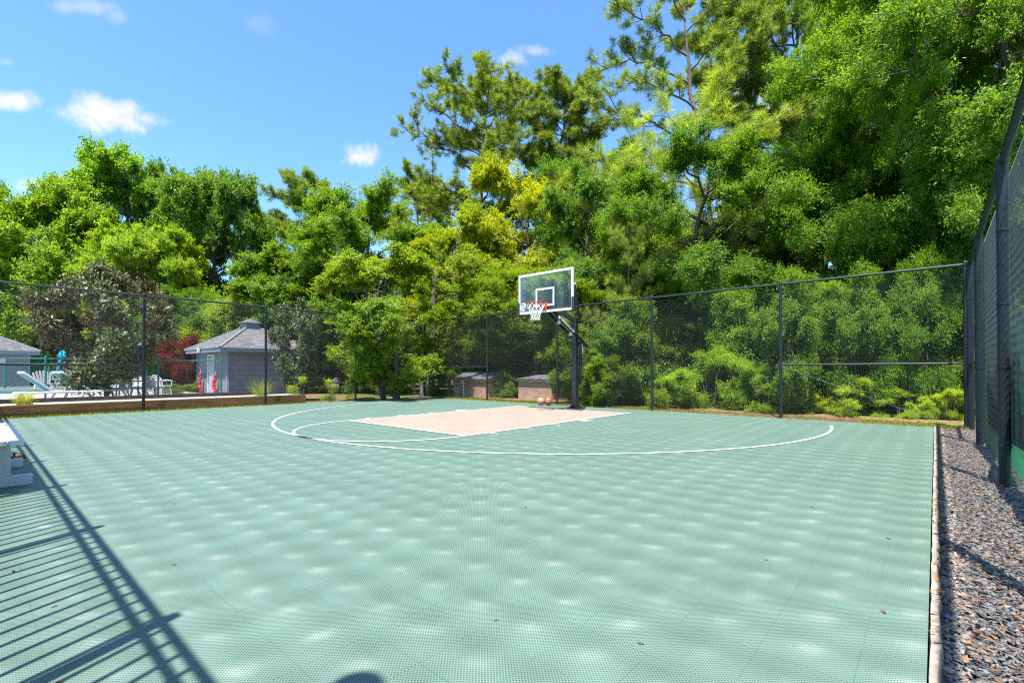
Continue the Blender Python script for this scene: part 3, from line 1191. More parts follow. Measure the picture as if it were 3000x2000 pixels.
# ------------------------------------------------------------------ timber edging on the pool side
tw = thing('timber_edging', 'long brown stained timber retaining edge with a pale top beside the pool fence', 'timber edging', (0, 0, 0))
for (ya, yb, z0, z1, k) in ((-14.5, -9.402, -.02, .125, 0), (-9.40, -6.032, -.02, .125, 1), (-6.03, -3.62, -.02, .125, 2),
                            (-14.5, -8.032, .128, .262, 3), (-8.03, -4.902, .128, .262, 4), (-4.90, -3.60, .128, .262, 5)):
    MB().box((-8.32 - (.012 if z0 > .1 else 0), (ya + yb) / 2, (z0 + z1) / 2), (.15, yb - ya, z1 - z0)).build('timber', M_timber, tw, bevel=.006)
MB().box((-8.345, -9.05, .2665), (.15, 10.85, .006)).build('worn_top', M_greytimber, tw)
MB().box((-9.66, -9.6, .24), (.12, 9.8, .25)).build('rear_board', M_darktimber, tw)
fillb = sheet('planting_bed', -9.6, -8.40, -14.5, -3.6, .255, M_deck)
sheet('pool_deck', -40, -9.72, -24, -3.3, -.07, M_deck)

# ------------------------------------------------------------------ pool area
def ground_at(px, py, z=-.07):
    a, b_ = at(px, py, 1.0), at(px, py, 2.0)
    k = (z - a.z) / (b_.z - a.z)
    return a + (b_ - a) * k


# pool houses, square with the court
def pool_house(label, x0, x1, y0, y1, base, h, rise, cup=True, door=True):
    w, d = x1 - x0, y1 - y0
    t = thing('pool_house', label, 'building', ((x0 + x1) / 2, (y0 + y1) / 2, base))
    MB().box((0, 0, h / 2), (w, d, h)).build('wall', M_siding, t)
    b = MB()
    for sx in (-1, 1):
        for sy in (-1, 1):
            b.box((sx * (w / 2 + .006), sy * (d / 2 + .006), h / 2 - .02), (.10, .10, h - .06))
    b.build('corner_board', M_trim, t)
    e = .45
    MB().box((0, 0, h + .04), (w + 2 * e, d + 2 * e, .17)).build('fascia', M_trim, t)
    ex, ey = w / 2 + e + .04, d / 2 + e + .04
    z0, z1 = h + .128, h + .128 + rise
    kx, ky = (.36 / ex, .36 / ey) if cup else (.02, .02)
    b = MB()
    b.add([(-ex, -ey, z0), (ex, -ey, z0), (ex, ey, z0), (-ex, ey, z0), (-ex * kx, -ey * ky, z1), (ex * kx, -ey * ky, z1), (ex * kx, ey * ky, z1), (-ex * kx, ey * ky, z1)],
          [(0, 1, 5, 4), (1, 2, 6, 5), (2, 3, 7, 6), (3, 0, 4, 7), (4, 5, 6, 7), (3, 2, 1, 0)])
    roof = b.build('roof', M_shingle, t)
    b = MB()
    for sx in (-1, 1):
        for sy in (-1, 1):
            b.tube([(sx * ex, sy * ey, z0 + .015), (sx * ex * kx, sy * ey * ky, z1 + .015)], .06, 6)
    b.build('ridge_cap', M_ridge, roof)
    if cup:
        MB().box((0, 0, z1 + .12), (.66, .66, .34)).build('cupola', M_trim, t)
        q = .46
        b = MB()
        b.add([(-q, -q, z1 + .29), (q, -q, z1 + .29), (q, q, z1 + .29), (-q, q, z1 + .29), (0, 0, z1 + .56)],
              [(0, 1, 4), (1, 2, 4), (2, 3, 4), (3, 0, 4), (3, 2, 1, 0)])
        b.build('cupola_roof', M_shingle, t)
    if door:
        y = -d / 2
        dr = MB().box((-.05, y - .02, .93), (.72, .04, 1.84)).build('door', M_doorgrey, t)
        f = MB()
        for xx in (-.05 - .42, -.05 + .42):
            f.box((xx, y - .03, .95), (.12, .07, 1.88))
        f.box((-.05, y - .03, 1.94), (.96, .07, .10))
        f.build('door_frame', M_wallwhite, dr)
        MB().lathe([(.03, 0), (.03, .03), (.02, .05)], (.22, y - .09, .92), 8).build('handle', M_steel, dr)
        MB().box((-.2, y - e - .09, h + .07), (.14, .09, .24)).build('floodlight', M_wallwhite, t)
    else:
        MB().box((w / 2 + .02, d / 2 - 1.25, h - .42), (.03, .62, .30)).build('notice_board', M_wallwhite, t)
    return t


M_ridge = simple('ridge_shingle', (.22, .215, .22), .85, .2)
M_doorgrey = simple('grey_door', (.36, .38, .44), .6, .3)
pool_house('lavender grey pool house with hipped shingle roof and a small square cupola', -21.5, -17.15, -3.1, .45, -.12, 2.12, 1.12)
lc = ground_at(83, 1141, -.07)
pool_house('lavender grey building with hipped roof cut off by the left edge of the photo', lc.x - 4.4, lc.x, lc.y - 6.2, lc.y, -.07, 2.15, 1.75, False, False)

# red float ropes hung on the pool house wall
for (x, n, label) in ((-20.55, 6, 'string of red floats hanging on the wall left of the pool house door'),
                      (-18.35, 6, 'string of red floats hanging on the wall right of the pool house door')):
    t = thing('float_rope', label, 'float rope', (x, -3.22, -.1), 0)
    pts = [(.0, -.03, 1.25), (.0, -.05, .98), (-.02, -.05, .75), (-.10, -.06, .55), (-.06, -.06, .38), (.05, -.06, .30), (.10, -.05, .12)]
    if x > -19:
        pts = [(.05, -.03, 1.15), (.02, -.05, .9), (.0, -.05, .72), (-.12, -.06, .60), (-.15, -.06, .42), (-.06, -.06, .32), (.05, -.05, .2)]
    MB().tube(pts, .012, 6).build('rope', M_white, t)
    for p in pts[1:]:
        MB().lathe([(.02, -.085), (.07, -.06), (.085, 0), (.07, .06), (.02, .085)], p, 10).build('float', M_red, t)

# green chain-link pool fence
GX = -16.1
PG = link_mesh('green_mesh', 3.0, 1.5, M_greenwire, wire=.0026, pitch=.05)
gf = thing('pool_fence', 'green chain link fence around the pool deck behind the timber edging', 'fence', (0, 0, 0))
gy = [-3.7, -6.0, -9.3, -12.3, -15.3]
for i, y in enumerate(gy):
    MB().tube([(GX, y, -.1), (GX, y, 1.55)], .04 if i == 0 else .032, 10).lathe([(.045, 0), (.03, .05), (.005, .06)], (GX, y, 1.55), 10).build('post', M_greenpipe, gf)
MB().tube([(GX, gy[0], 1.5), (GX, gy[-1], 1.5)], .024, 8).build('top_rail', M_greenpipe, gf)
for a, b in zip(gy, gy[1:]):
    add_panel(gf, (GX, a, 0), (GX, b, 0), -.02, 0, PG, 3.0)
gf2 = thing('pool_fence', 'green chain link fence running back from the pool house behind the juniper', 'fence', (0, 0, 0))
P2 = [(-21.6, -5.3), (-24.6, -6.8), (-27.6, -8.3), (-30.6, -9.8)]
for x, y in P2:
    MB().tube([(x, y, -.1), (x, y, 1.45)], .04, 8).build('post', M_greenpipe, gf2)
MB().tube([P2[0] + (1.42,), P2[-1] + (1.42,)], .03, 8).build('top_rail', M_greenpipe, gf2)
for a, b in zip(P2, P2[1:]):
    add_panel(gf2, a + (0,), b + (0,), -.02, 0, PG, 3.0)

# pool and its raised rim
pc = ground_at(30, 1150, 0)
tag(MB().box((pc.x - 3.2, pc.y - .9, .02), (4.0, 5.2, .14)).build('pool_water', M_water), kind='structure')
pr = thing('spa_pool', 'pale raised concrete pool rim with a teal tile band at the far left', 'pool rim', (pc.x - 3.2, pc.y - .9, 0))
b = MB()
for (cx, cy, dx, dy) in ((2.15, 0, .3, 5.8), (-2.15, 0, .3, 5.8), (0, 2.75, 4.0, .3), (0, -2.75, 4.0, .3)):
    b.box((cx, cy, .06), (dx, dy, .22))
b.build('coping', M_deck, pr)
b = MB()
b.box((2.15, 0, .02), (.31, 5.6, .09))
b.build('tile_band', M_teal, pr)


# pool furniture
def fan_chair():
    t = thing('plastic_chair', 'x', 'chair')
    b = MB()
    b.box((0, 0, .42), (.46, .44, .03))
    b.build('seat', M_white, t, bevel=.008)
    for sx in (-1, 1):
        for sy in (-1, 1):
            MB().bar((sx * .20, sy * .18, .41), (sx * .25, sy * .24, 0), .05, .045).build('leg', M_white, t)
        b = MB()
        b.tube([(sx * .25, -.22, .42), (sx * .27, -.22, .63), (sx * .28, .05, .66), (sx * .26, .24, .64)], .022, 6)
        b.build('armrest', M_white, t)
    b = MB()
    n = 9
    arch = []
    for i in range(17):
        a = math.pi * i / 16
        arch.append((.25 * math.cos(a), .26 + .10 * math.sin(a), .60 + .27 * math.sin(a)))
    b.tube([(.22, .22, .42)] + arch + [(-.22, .22, .42)], .02, 6)
    for i in range(n):
        k = (i - (n - 1) / 2) / ((n - 1) / 2)
        tx = .20 * k
        tz = .60 + .27 * math.sqrt(max(0, 1 - (tx / .25) ** 2))
        b.bar((.13 * k, .215, .43), (tx, .255 + .1 * (tz - .6) / .27, tz), .026, .012)
    b.build('backrest', M_white, t)
    return t


fc = fan_chair()


def deck_pt(px, py):
    return ground_at(px, py, -.07)


def rz_of(v):
    return v


CH = [((455, 1167), R(215), 'white fan-back plastic chair nearest the pool house, seen from behind, right of the table'),
      ((474, 1160), R(120), 'white fan-back plastic chair half hidden behind the nearer one right of the table'),
      ((398, 1160), R(70), 'white fan-back plastic chair on the far side of the round table'),
      ((345, 1169), R(300), 'white fan-back plastic chair on the left of the round table, tipped toward the loungers')]
for i, (p, rz, lab) in enumerate(CH):
    w_ = deck_pt(*p)
    o = fc if i == 0 else dup(fc, w_, rz)
    o.location = w_
    o.rotation_euler = (0, 0, rz)
    o.scale = (1.05, 1.05, 1.08)
    o['label'] = lab
    o['group'] = 'fan-back chairs around the pool table'


def lounge_chair():
    t = thing('armchair', 'x', 'chair')
    MB().box((0, 0, .40), (.56, .55, .05)).build('seat', M_white, t, bevel=.01)
    for sx in (-1, 1):
        for sy in (-1, 1):
            MB().bar((sx * .27, sy * .22, .40), (sx * .31, sy * .30, 0), .06, .06).build('leg', M_white, t)
        MB().box((sx * .33, -.02, .62), (.09, .60, .03)).build('armrest', M_white, t, bevel=.008)
        MB().bar((sx * .32, -.26, .60), (sx * .30, -.27, .38), .04, .05).build('arm_post', M_white, t)
    b = MB()
    for i in range(6):
        k = (i - 2.5) / 2.5
        b.bar((.22 * k, .26, .42), (.30 * k, .46, 1.03 - .10 * k * k), .075, .02, (0, 1, 0))
    b.bar((-.27, .33, .62), (.27, .33, .62), .03, .06)
    b.build('backrest', M_white, t)
    return t


lc0 = lounge_chair()
AC = [((132, 1149), R(250), 'white high-backed armchair at the left end, in front of the left building'),
      ((186, 1147), R(180), 'white high-backed armchair facing away, in the middle of the far row'),
      ((226, 1146), R(100), 'white high-backed armchair turned sideways, right of the other two in the far row')]
for i, (p, rz, lab) in enumerate(AC):
    w_ = deck_pt(*p)
    o = lc0 if i == 0 else dup(lc0, w_, rz)
    o.location = w_
    o.rotation_euler = (0, 0, rz)
    o.scale = (1.1, 1.1, 1.1)
    o['label'] = lab
    o['group'] = 'high-backed chairs on the pool deck'


def lounger():
    t = thing('sun_lounger', 'x', 'sun lounger')
    b = MB()
    for sx in (-1, 1):
        b.tube([(sx * .31, -1.0, .36), (sx * .31, 0, .38), (sx * .31, .95, .36)], .035, 6)
    b.tube([(-.31, -1.0, .36), (.31, -1.0, .36)], .03, 6).tube([(-.31, .95, .36), (.31, .95, .36)], .03, 6)
    b.build('frame', M_white, t)
    for sx in (-1, 1):
        for y, k in ((-.8, -.16), (.75, .16)):
            MB().tube([(sx * .31, y, .36), (sx * .36, y + k * .5, .2), (sx * .34, y + k, 0)], .036, 6).build('leg', M_white, t)
    b = MB()
    b.box((0, -.38, .385), (.56, 1.18, .025))
    b.build('seat_sling', M_teal, t)
    bk = MB()
    rm = Matrix.Rotation(R(42), 3, 'X')
    bk.box((0, .20 + .33, .40 + .29), (.56, .82, .025), rm)
    bs = bk.build('back_sling', M_teal, t)
    f = MB()
    for sx in (-1, 1):
        f.box((sx * .30, .53, .69), (.05, .86, .05), rm)
    f.box((0, .53 + .32, .69 + .29), (.62, .05, .05), rm)
    f.build('back_frame', M_white, bs)
    return t


ln = lounger()
LN = [((172, 1182), R(190), 1.0, 'white lounger with teal sling raised, nearest the left end of the pool fence'),
      ((262, 1176), R(200), 1.0, 'white lounger with teal sling lying flat, left of the magnolia trunk'),
      ((338, 1165), R(150), 1.0, 'white lounger with teal sling, right behind the magnolia trunk'),
      ((288, 1155), R(170), 1.0, 'white lounger with raised teal back in the row farther from the fence')]
for i, (p, rz, k, lab) in enumerate(LN):
    w_ = deck_pt(*p)
    o = ln if i == 0 else dup(ln, w_, rz)
    o.location = w_
    o.rotation_euler = (0, 0, rz)
    o.scale = (1.1, 1.1, 1.1)
    o['label'] = lab
    o['group'] = 'sun loungers on the pool deck'

tb = deck_pt(404, 1168)
tt = thing('round_table', 'round white plastic patio table with a closed blue umbrella through it', 'table', tb)
MB().lathe([(.02, .70), (.54, .70), (.56, .715), (.54, .735), (.02, .735)], (0, 0, 0), 28).build('tabletop', M_white, tt)
for k in range(4):
    a = k * math.pi / 2 + .6
    c, s_ = math.cos(a), math.sin(a)
    MB().tube([(.42 * c, .42 * s_, .70), (.25 * c, .25 * s_, .40), (.38 * c, .38 * s_, 0)], .04, 6).build('leg', M_white, tt)


def umbrella(label, loc, top, zc, s=1.0):
    t = thing('patio_umbrella', label, 'umbrella', loc)
    MB().tube([(0, 0, 0), (0, 0, top)], .022, 8).build('pole', M_rust, t)
    b = MB()
    n = 16
    prof = [(.03, top - .05), (.10, top - .18), (.17, top - .42), (.12, top - .62), (.16, top - .80), (.20, zc + .18), (.21, zc + .02), (.05, zc)]
    vs, fs = [], []
    for i, (r_, z) in enumerate(prof):
        for k in range(n):
            a = 2 * math.pi * k / n
            rr = r_ * (1 + .28 * (1 if k % 2 else -1))
            vs.append((rr * math.cos(a), rr * math.sin(a), z - (.08 if k % 2 and i == 6 else 0)))
    for i in range(len(prof) - 1):
        for k in range(n):
            fs.append((i * n + k, i * n + (k + 1) % n, (i + 1) * n + (k + 1) % n, (i + 1) * n + k))
    b.add(vs, fs)
    b.build('canopy', M_blue, t)
    MB().lathe([(.16, 0), (.22, .03), (.22, .10), (.05, .14)], (0, 0, 0), 14).build('base', M_white, t)
    MB().lathe([(.02, 0), (.035, .04), (.01, .09)], (0, 0, top), 8).build('finial', M_rust, t)
    return t


umbrella('closed blue patio umbrella standing through the round white table', tb, 2.42, .98)
umbrella('closed blue patio umbrella at the left, behind the high-backed chairs', deck_pt(182, 1146), 2.35, 1.0)

# ------------------------------------------------------------------ things beyond the back fence
def brick_hut(label, x0, x1, y0, y1, z0, h, rise, along_x=True):
    t = thing('brick_hut', label, 'hut', ((x0 + x1) / 2, (y0 + y1) / 2, z0))
    w, d = x1 - x0, y1 - y0
    MB().box((0, 0, h / 2), (w, d, h)).build('wall', M_brick, t)
    o = .09
    b = MB()
    b.box((0, 0, h + .035), (w + 2 * o, d + 2 * o, .07))
    b.build('fascia', M_hutfascia, t)
    b = MB()
    ex, ey, z = w / 2 + o + .02, d / 2 + o + .02, h + .073
    if along_x:
        b.add([(-ex, -ey, z), (ex, -ey, z), (ex, ey, z), (-ex, ey, z), (-ex, 0, z + rise), (ex, 0, z + rise)],
              [(0, 1, 5, 4), (2, 3, 4, 5), (0, 4, 3), (1, 2, 5), (3, 2, 1, 0)])
    else:
        b.add([(-ex, -ey, z), (ex, -ey, z), (ex, ey, z), (-ex, ey, z), (0, -ey * .5, z + rise), (0, ey * .5, z + rise)],
              [(1, 2, 5, 4), (3, 0, 4, 5), (0, 1, 4), (2, 3, 5), (3, 2, 1, 0)])
    b.build('roof', M_cap, t)
    return t


M_hutfascia = simple('grey_fascia', (.20, .19, .165), .8, .2)
brick_hut('small brick pump hut with a dark gabled roof, shaded, beside the grey meter post', -7.75, -5.75, 2.55, 3.9, -.12, .78, .26)
brick_hut('sunlit tan brick hut with low dark roof, behind the two basketballs', -4.5, -2.9, 3.0, 4.3, -.12, .80, .16, False)
mp = ground_at(1358, 1169, -.1)
t = thing('meter_post', 'grey meter box on a thin white pipe in front of the brick hut', 'meter', mp)
MB().tube([(0, 0, -.1), (0, 0, .62)], .028, 8).build('pipe', M_wallwhite, t)
MB().box((-.03, 0, .70), (.17, .10, .20)).build('box', M_steel, t, bevel=.01)
MB().tube([(.06, 0, .80), (.20, 0, .80), (.20, 0, .86)], .022, 8).build('bracket', M_steel, t)
st = ground_at(1241, 1158, -.1)
t = thing('wooden_post', 'thick weathered grey wooden post standing behind the fence corner', 'post', st)
MB().box((0, 0, .40), (.30, .24, 1.0)).build('post', M_stone, t, bevel=.02)
MB().box((-.2, .05, .35), (.12, .18, .9)).build('side_board', M_stone, t, bevel=.02)

# brick house behind the trees
def brick_house():
    c = at(1440, 1085, 45)
    t = thing('brick_house', 'long tan brick house with grey shingle roof and white windows behind the trees', 'house', (c.x, c.y, -.6), YAW - R(4))
    w, d, h = 26, 9, 3.2
    MB().box((0, d / 2, h / 2), (w, d, h)).build('wall', M_brick, t)
    b = MB()
    ey, ex = .5, w / 2 + .5
    b.add([(-ex, -ey, h), (ex, -ey, h), (ex, d + ey, h), (-ex, d + ey, h), (-ex + 4, d / 2, h + 3.3), (ex - 4, d / 2, h + 3.3)],
          [(0, 1, 5, 4), (2, 3, 4, 5), (0, 4, 3), (1, 2, 5), (3, 2, 1, 0)])
    b.build('roof', M_roofblue, t)
    MB().box((0, -.52, h - .08), (w + 1.0, .04, .22)).build('gutter', M_wallwhite, t)
    for x in (-4.7, -2.5, 2.8, 5.0, 8.0, -9):
        wn = MB()
        for sx in (-1, 1):
            wn.box((x + sx * .80, -.04, 1.6), (.1, .08, 1.7))
        wn.box((x, -.04, 1.6), (.09, .07, 1.5)).box((x, -.04, 2.42), (1.5, .08, .09)).box((x, -.04, .76), (1.7, .12, .1)).box((x, -.035, 1.6), (1.5, .05, .05))
        f = wn.build('window', M_wallwhite, t)
        MB().box((x, -.012, 1.6), (1.5, .02, 1.6)).build('pane', M_pane, f)


M_roofblue = simple('blue_grey_roof', (.23, .235, .26), .8, .2, var=.15, scale=1.5)
brick_house()
c = at(1018, 1100, 50)
t = thing('far_house', 'small white house with a red door seen far off between the trunks', 'house', (c.x, c.y, -.6), YAW)
MB().box((0, 2, 1.3), (3.2, 4, 2.6)).build('wall', M_wallwhite, t)
MB().box((-.35, -.02, 1.2), (.9, .05, 1.2)).build('door', M_red, t)
MB().add([(-1.9, -.3, 2.6), (1.9, -.3, 2.6), (1.9, 4.3, 2.6), (-1.9, 4.3, 2.6), (0, -.3, 3.8), (0, 4.3, 3.8)],
         [(0, 1, 4), (1, 2, 5, 4), (2, 3, 5), (3, 0, 4, 5), (3, 2, 1, 0)]).build('roof', M_roofblue, t)

# ------------------------------------------------------------------ trees
def unit(a):
    return a / np.maximum(1e-9, np.linalg.norm(a, axis=-1, keepdims=True))


def leaves_mesh(name, P, A, Nn, L, Wd, tone, m, fold=.18):
    """one folded diamond per leaf; P base points, A axes, Nn normals"""
    A = unit(A)
    S_ = unit(np.cross(A, Nn))
    Nn = np.cross(S_, A)
    L = L[:, None]
    Wd = Wd[:, None]
    mid = P + A * L * .45
    v = np.stack([P, mid + S_ * Wd * .5 + Nn * Wd * fold, P + A * L - Nn * L * .08, mid - S_ * Wd * .5 + Nn * Wd * fold], 1).reshape(-1, 3)
    f = np.arange(len(P))[:, None] * 4 + np.arange(4)[None, :]
    return np_mesh(name, v, f, m, tone)


def bez(p0, p1, p2, n):
    t = np.linspace(0, 1, n)[:, None]
    return (1 - t) ** 2 * p0 + 2 * t * (1 - t) * p1 + t * t * p2


def wood_mesh(name, tubes, m):
    b = MB()
    for pts, r0, r1, n in tubes:
        k = len(pts)
        b.tube([Vector(p) for p in pts], [r0 + (r1 - r0) * (i / (k - 1)) ** .8 for i in range(k)], n, cap=False)
    me = bpy.data.meshes.new(name)
    me.from_pydata(b.v, [], b.f)
    me.polygons.foreach_set('use_smooth', [True] * len(me.polygons))
    me.materials.append(m)
    me.update()
    return me


def broadleaf(name, seed, H=10.0, Rr=4.2, cb=.22, trunk=.22, n_limb=18, n_sec=6, n_clu=5, n_leaf=110000, leaf=(.10, .045),
              clump=.62, top=.95, up=.55, stems=1, flat=.65, mleaf=None, bark=None, spiky=1.0, gap=.0):
    rg = np.random.default_rng(seed)
    tubes = []
    zc = H * (cb + (top - cb) * .48)
    hz = H * (1 - cb) * .52
    centers, crad, outs = [], [], []
    per_stem = max(1, n_limb // stems)
    for s_ in range(stems):
        base = np.array([0., 0., -.25])
        if stems > 1:
            a = 2 * np.pi * s_ / stems + rg.uniform(-.4, .4)
            base = np.array([.25 * Rr * np.cos(a) * .4, .25 * Rr * np.sin(a) * .4, -.2])
            lean = np.array([np.cos(a), np.sin(a), 0]) * Rr * .35
        else:
            lean = np.append(rg.normal(0, .05 * H, 2), 0)
        tip = np.array([0, 0, H * .86]) + lean * .8
        pts = bez(base, (base + tip) / 2 + np.append(rg.normal(0, .04 * H, 2), 0) - lean * .25, tip, 12)
        pts[1:-1, :2] += rg.normal(0, .008 * H, (10, 2))
        tr = trunk / math.sqrt(stems)
        tubes.append((pts, tr, tr * .2, 9))
        for i in range(per_stem):
            hfrac = cb * .8 + (.84 - cb * .8) * ((i + rg.random()) / per_stem)
            ii = min(10, int(hfrac / .86 * 11))
            st_ = pts[ii]
            az = 2.399963 * (i + s_ * 5) + rg.normal(0, .35)
            # end on a lumpy ellipsoid
            el = np.arcsin(np.clip((hfrac * H * 1.08 - zc) / hz, -.85, .96)) + rg.normal(0, .16)
            rf = rg.uniform(.66, .98)
            end = np.array([np.cos(az) * np.cos(el) * Rr * rf, np.sin(az) * np.cos(el) * Rr * rf, zc + np.sin(el) * hz * rf + rg.normal(0, .2)])
            ctrl = st_ * .45 + end * .55 + np.array([0, 0, .10 * H * (up - .3)])
            lp_ = bez(st_, ctrl, end, 9)
            lp_[1:-1] += rg.normal(0, .012 * H, (7, 3))
            lr = tr * (.42 - .22 * hfrac)
            tubes.append((lp_, lr, lr * .22, 6))
            ldir = unit(end - st_)
            for j in range(n_sec):
                t = .30 + .70 * (j + rg.random()) / n_sec
                q = lp_[min(8, int(t * 8))]
                dv = unit(rg.normal(0, 1, 3) * np.array([1, 1, .6]) + ldir * .8 + np.array([0, 0, up * .6]))
                ln_ = Rr * rg.uniform(.16, .34) * (1.15 - .4 * t)
                e2 = q + dv * ln_
                tubes.append((bez(q, q + dv * ln_ * .5 + np.array([0, 0, -.04 * ln_]), e2, 4), lr * .3, lr * .08, 4))
                for k in range(n_clu):
                    u_ = .35 + .75 * (k + rg.random() * .6) / n_clu
                    cpt = q + dv * ln_ * u_ + rg.normal(0, .13, 3) * ln_
                    centers.append(cpt)
                    crad.append(clump * rg.uniform(.6, 1.25))
                    outs.append(unit((cpt - np.array([0, 0, zc - hz * .25])) / np.array([Rr, Rr, hz])))
    C = np.array(centers)
    rad = np.array(crad)
    O = np.array(outs)
    rho = np.sqrt((C[:, 0] / Rr) ** 2 + (C[:, 1] / Rr) ** 2 + ((C[:, 2] - zc) / hz) ** 2)
    sel = rg.random(len(C)) < np.clip((rho - .42) / .3, .06, 1)
    C, rad, O = C[sel], rad[sel], O[sel]
    nc = len(C)
    m = n_leaf // nc
    ntw = 10
    # twiglets radiating from each clump centre
    D = rg.normal(0, 1, (nc, ntw, 3)) + O[:, None, :] * 1.0 + np.array([0, 0, .25])
    D = unit(D)
    tw = rg.integers(0, ntw, (nc, m))
    d = np.take_along_axis(D, tw[:, :, None].repeat(3, 2), 1)
    s = rg.random((nc, m)) ** .75
    reach = rad[:, None] * (.75 + .5 * rg.random((nc, ntw)))
    rch = np.take_along_axis(reach, tw, 1)
    P = C[:, None, :] + d * (s * rch)[:, :, None] * np.array([1, 1, flat]) + rg.normal(0, .055 * spiky, (nc, m, 3))
    A = d * .7 + rg.normal(0, .75, (nc, m, 3)) + np.array([0, 0, -.12])
    Nn = rg.normal(0, .5, (nc, m, 3)) + O[:, None, :] * .8 + np.array([0, 0, .6])
    P, A, Nn = P.reshape(-1, 3), A.reshape(-1, 3), Nn.reshape(-1, 3)
    P = P[:]
    keep = P[:, 2] > .05
    P, A, Nn = P[keep], A[keep], Nn[keep]
    n = len(P)
    L = leaf[0] * rg.uniform(.65, 1.25, n)
    Wd = leaf[1] * rg.uniform(.7, 1.2, n)
    ct = np.clip(rg.normal(.42, .16, nc), 0, 1).repeat(m)[keep]
    tone = np.clip(ct + rg.normal(0, .17, n), 0, .98)
    tone[rg.random(n) < .004] = 1.0
    me = leaves_mesh(name + '_crown', P, A, Nn, L, Wd, tone, mleaf or M_leaf)
    wd = wood_mesh(name + '_wood', tubes, bark or M_bark)
    return dict(crown=me, wood=wd, H=float(np.percentile(P[:, 2], 99.7)), R=float(np.percentile(np.hypot(P[:, 0], P[:, 1]), 97)), leafkind=True)


def pine(name, seed, H=20.0, cb=.5, Rr=4.5, trunk=.24, limbs=None, n_limb=22, n_sec=7, tufts=4, needle=(.26, .02), per=26, spread=1.0, bend=0.0, topw=.55):
    """tall pine: bare trunk, irregular limbs, brush-like tufts of long needles at the twig ends"""
    rg = np.random.default_rng(seed)
    tubes = []
    tip = np.array([bend * H, rg.normal(0, .02) * H, H * .97])
    pts = bez(np.array([0, 0, -.3]), np.array([-bend * H * .6, rg.normal(0, .03) * H, H * .5]), tip, 18)
    pts[1:-1, :2] += rg.normal(0, .003 * H, (16, 2))
    tubes.append((pts, trunk, trunk * .16, 9))
    TP_, TD = [], []
    spec = limbs or []
    if not spec:
        for i in range(n_limb):
            hf = cb + (.985 - cb) * ((i + rg.random() * .8) / n_limb)
            q = (hf - cb) / (1 - cb)
            ln_ = Rr * (.55 + .45 * math.sin(math.pi * min(1, .25 + q * .8))) * rg.uniform(.6, 1.12)
            if q > .7:
                ln_ *= 1 - (q - .7) * (1 - topw) * 2.6
            spec.append((hf, 2.4 * i + rg.normal(0, .5), .10 + .55 * q + rg.normal(0, .15), max(.5, ln_)))
    for (hf, az, el, ln_) in spec:
        st_ = pts[min(17, int(round(hf / .97 * 17)))].copy()
        st_[2] = hf * H
        dv = np.array([np.cos(az) * np.cos(el), np.sin(az) * np.cos(el), np.sin(el)])
        end = st_ + dv * ln_ + np.array([0, 0, rg.normal(0, .06) * ln_])
        ctrl = st_ + dv * ln_ * .5 + np.array([0, 0, (.14 + rg.normal(0, .08)) * ln_])
        lp_ = bez(st_, ctrl, end, 10)
        lp_[1:-1] += rg.normal(0, .018 * ln_, (8, 3))
        lr = trunk * (.14 + .045 * ln_) * (1.1 - .5 * hf)
        tubes.append((lp_, lr, lr * .25, 6))
        ns = max(3, int(n_sec * (.5 + ln_ / Rr * .6)))
        for j in range(ns):
            t = .25 + .75 * (j + rg.random()) / ns
            q = lp_[min(9, int(t * 9))]
            side = rg.choice([-1, 1])
            pd = unit(dv * rg.uniform(.3, 1.0) + side * np.cross(dv, [0, 0, 1]) * rg.uniform(.3, 1.0) + np.array([0, 0, rg.uniform(-.25, .75)]))
            l2 = ln_ * rg.uniform(.16, .34) * spread
            e2 = q + pd * l2
            sp = bez(q, q + pd * l2 * .5 + np.array([0, 0, -.1 * l2]), e2, 5)
            tubes.append((sp, lr * .34, lr * .13, 4))
            for k in range(tufts):
                u_ = .45 + .55 * (k + rg.random()) / tufts
                r_ = sp[min(4, int(u_ * 4))]
                td = unit(pd * .6 + rg.normal(0, .6, 3) + np.array([0, 0, .45]))
                l3 = rg.uniform(.12, .38) * (needle[0] / .26)
                TP_.append(r_ + td * l3)
                TD.append(unit(td + np.array([0, 0, .2])))
                if k % 2 == 0:
                    tubes.append((np.stack([r_, r_ + td * l3 * .5, r_ + td * l3]), lr * .14, lr * .1, 3))
    T = np.array(TP_)
    D = np.array(TD)
    nt_ = len(T)
    A = unit(rg.normal(0, .62, (nt_, per, 3)) + D[:, None, :] * .75)
    P = T[:, None, :] - D[:, None, :] * (rg.random((nt_, per, 1)) * needle[0] * .75)
    Nn = rg.normal(0, 1, (nt_, per, 3)) + np.array([0, 0, .6])
    n = nt_ * per
    L = needle[0] * rg.uniform(.7, 1.15, n)
    Wd = needle[1] * rg.uniform(.75, 1.2, n)
    tone = np.clip(np.clip(rg.normal(.45, .2, nt_), 0, 1).repeat(per) + rg.normal(0, .15, n), 0, .98)
    tone[rg.random(n) < .006] = 1.0
    me = leaves_mesh(name + '_crown', P.reshape(-1, 3), A.reshape(-1, 3), Nn.reshape(-1, 3), L, Wd, tone, M_needle, 0.0)
    wd = wood_mesh(name + '_wood', tubes, M_pinebark)
    return dict(crown=me, wood=wd, H=float(T[:, 2].max() + .2), R=float(np.percentile(np.hypot(T[:, 0], T[:, 1]), 96)))


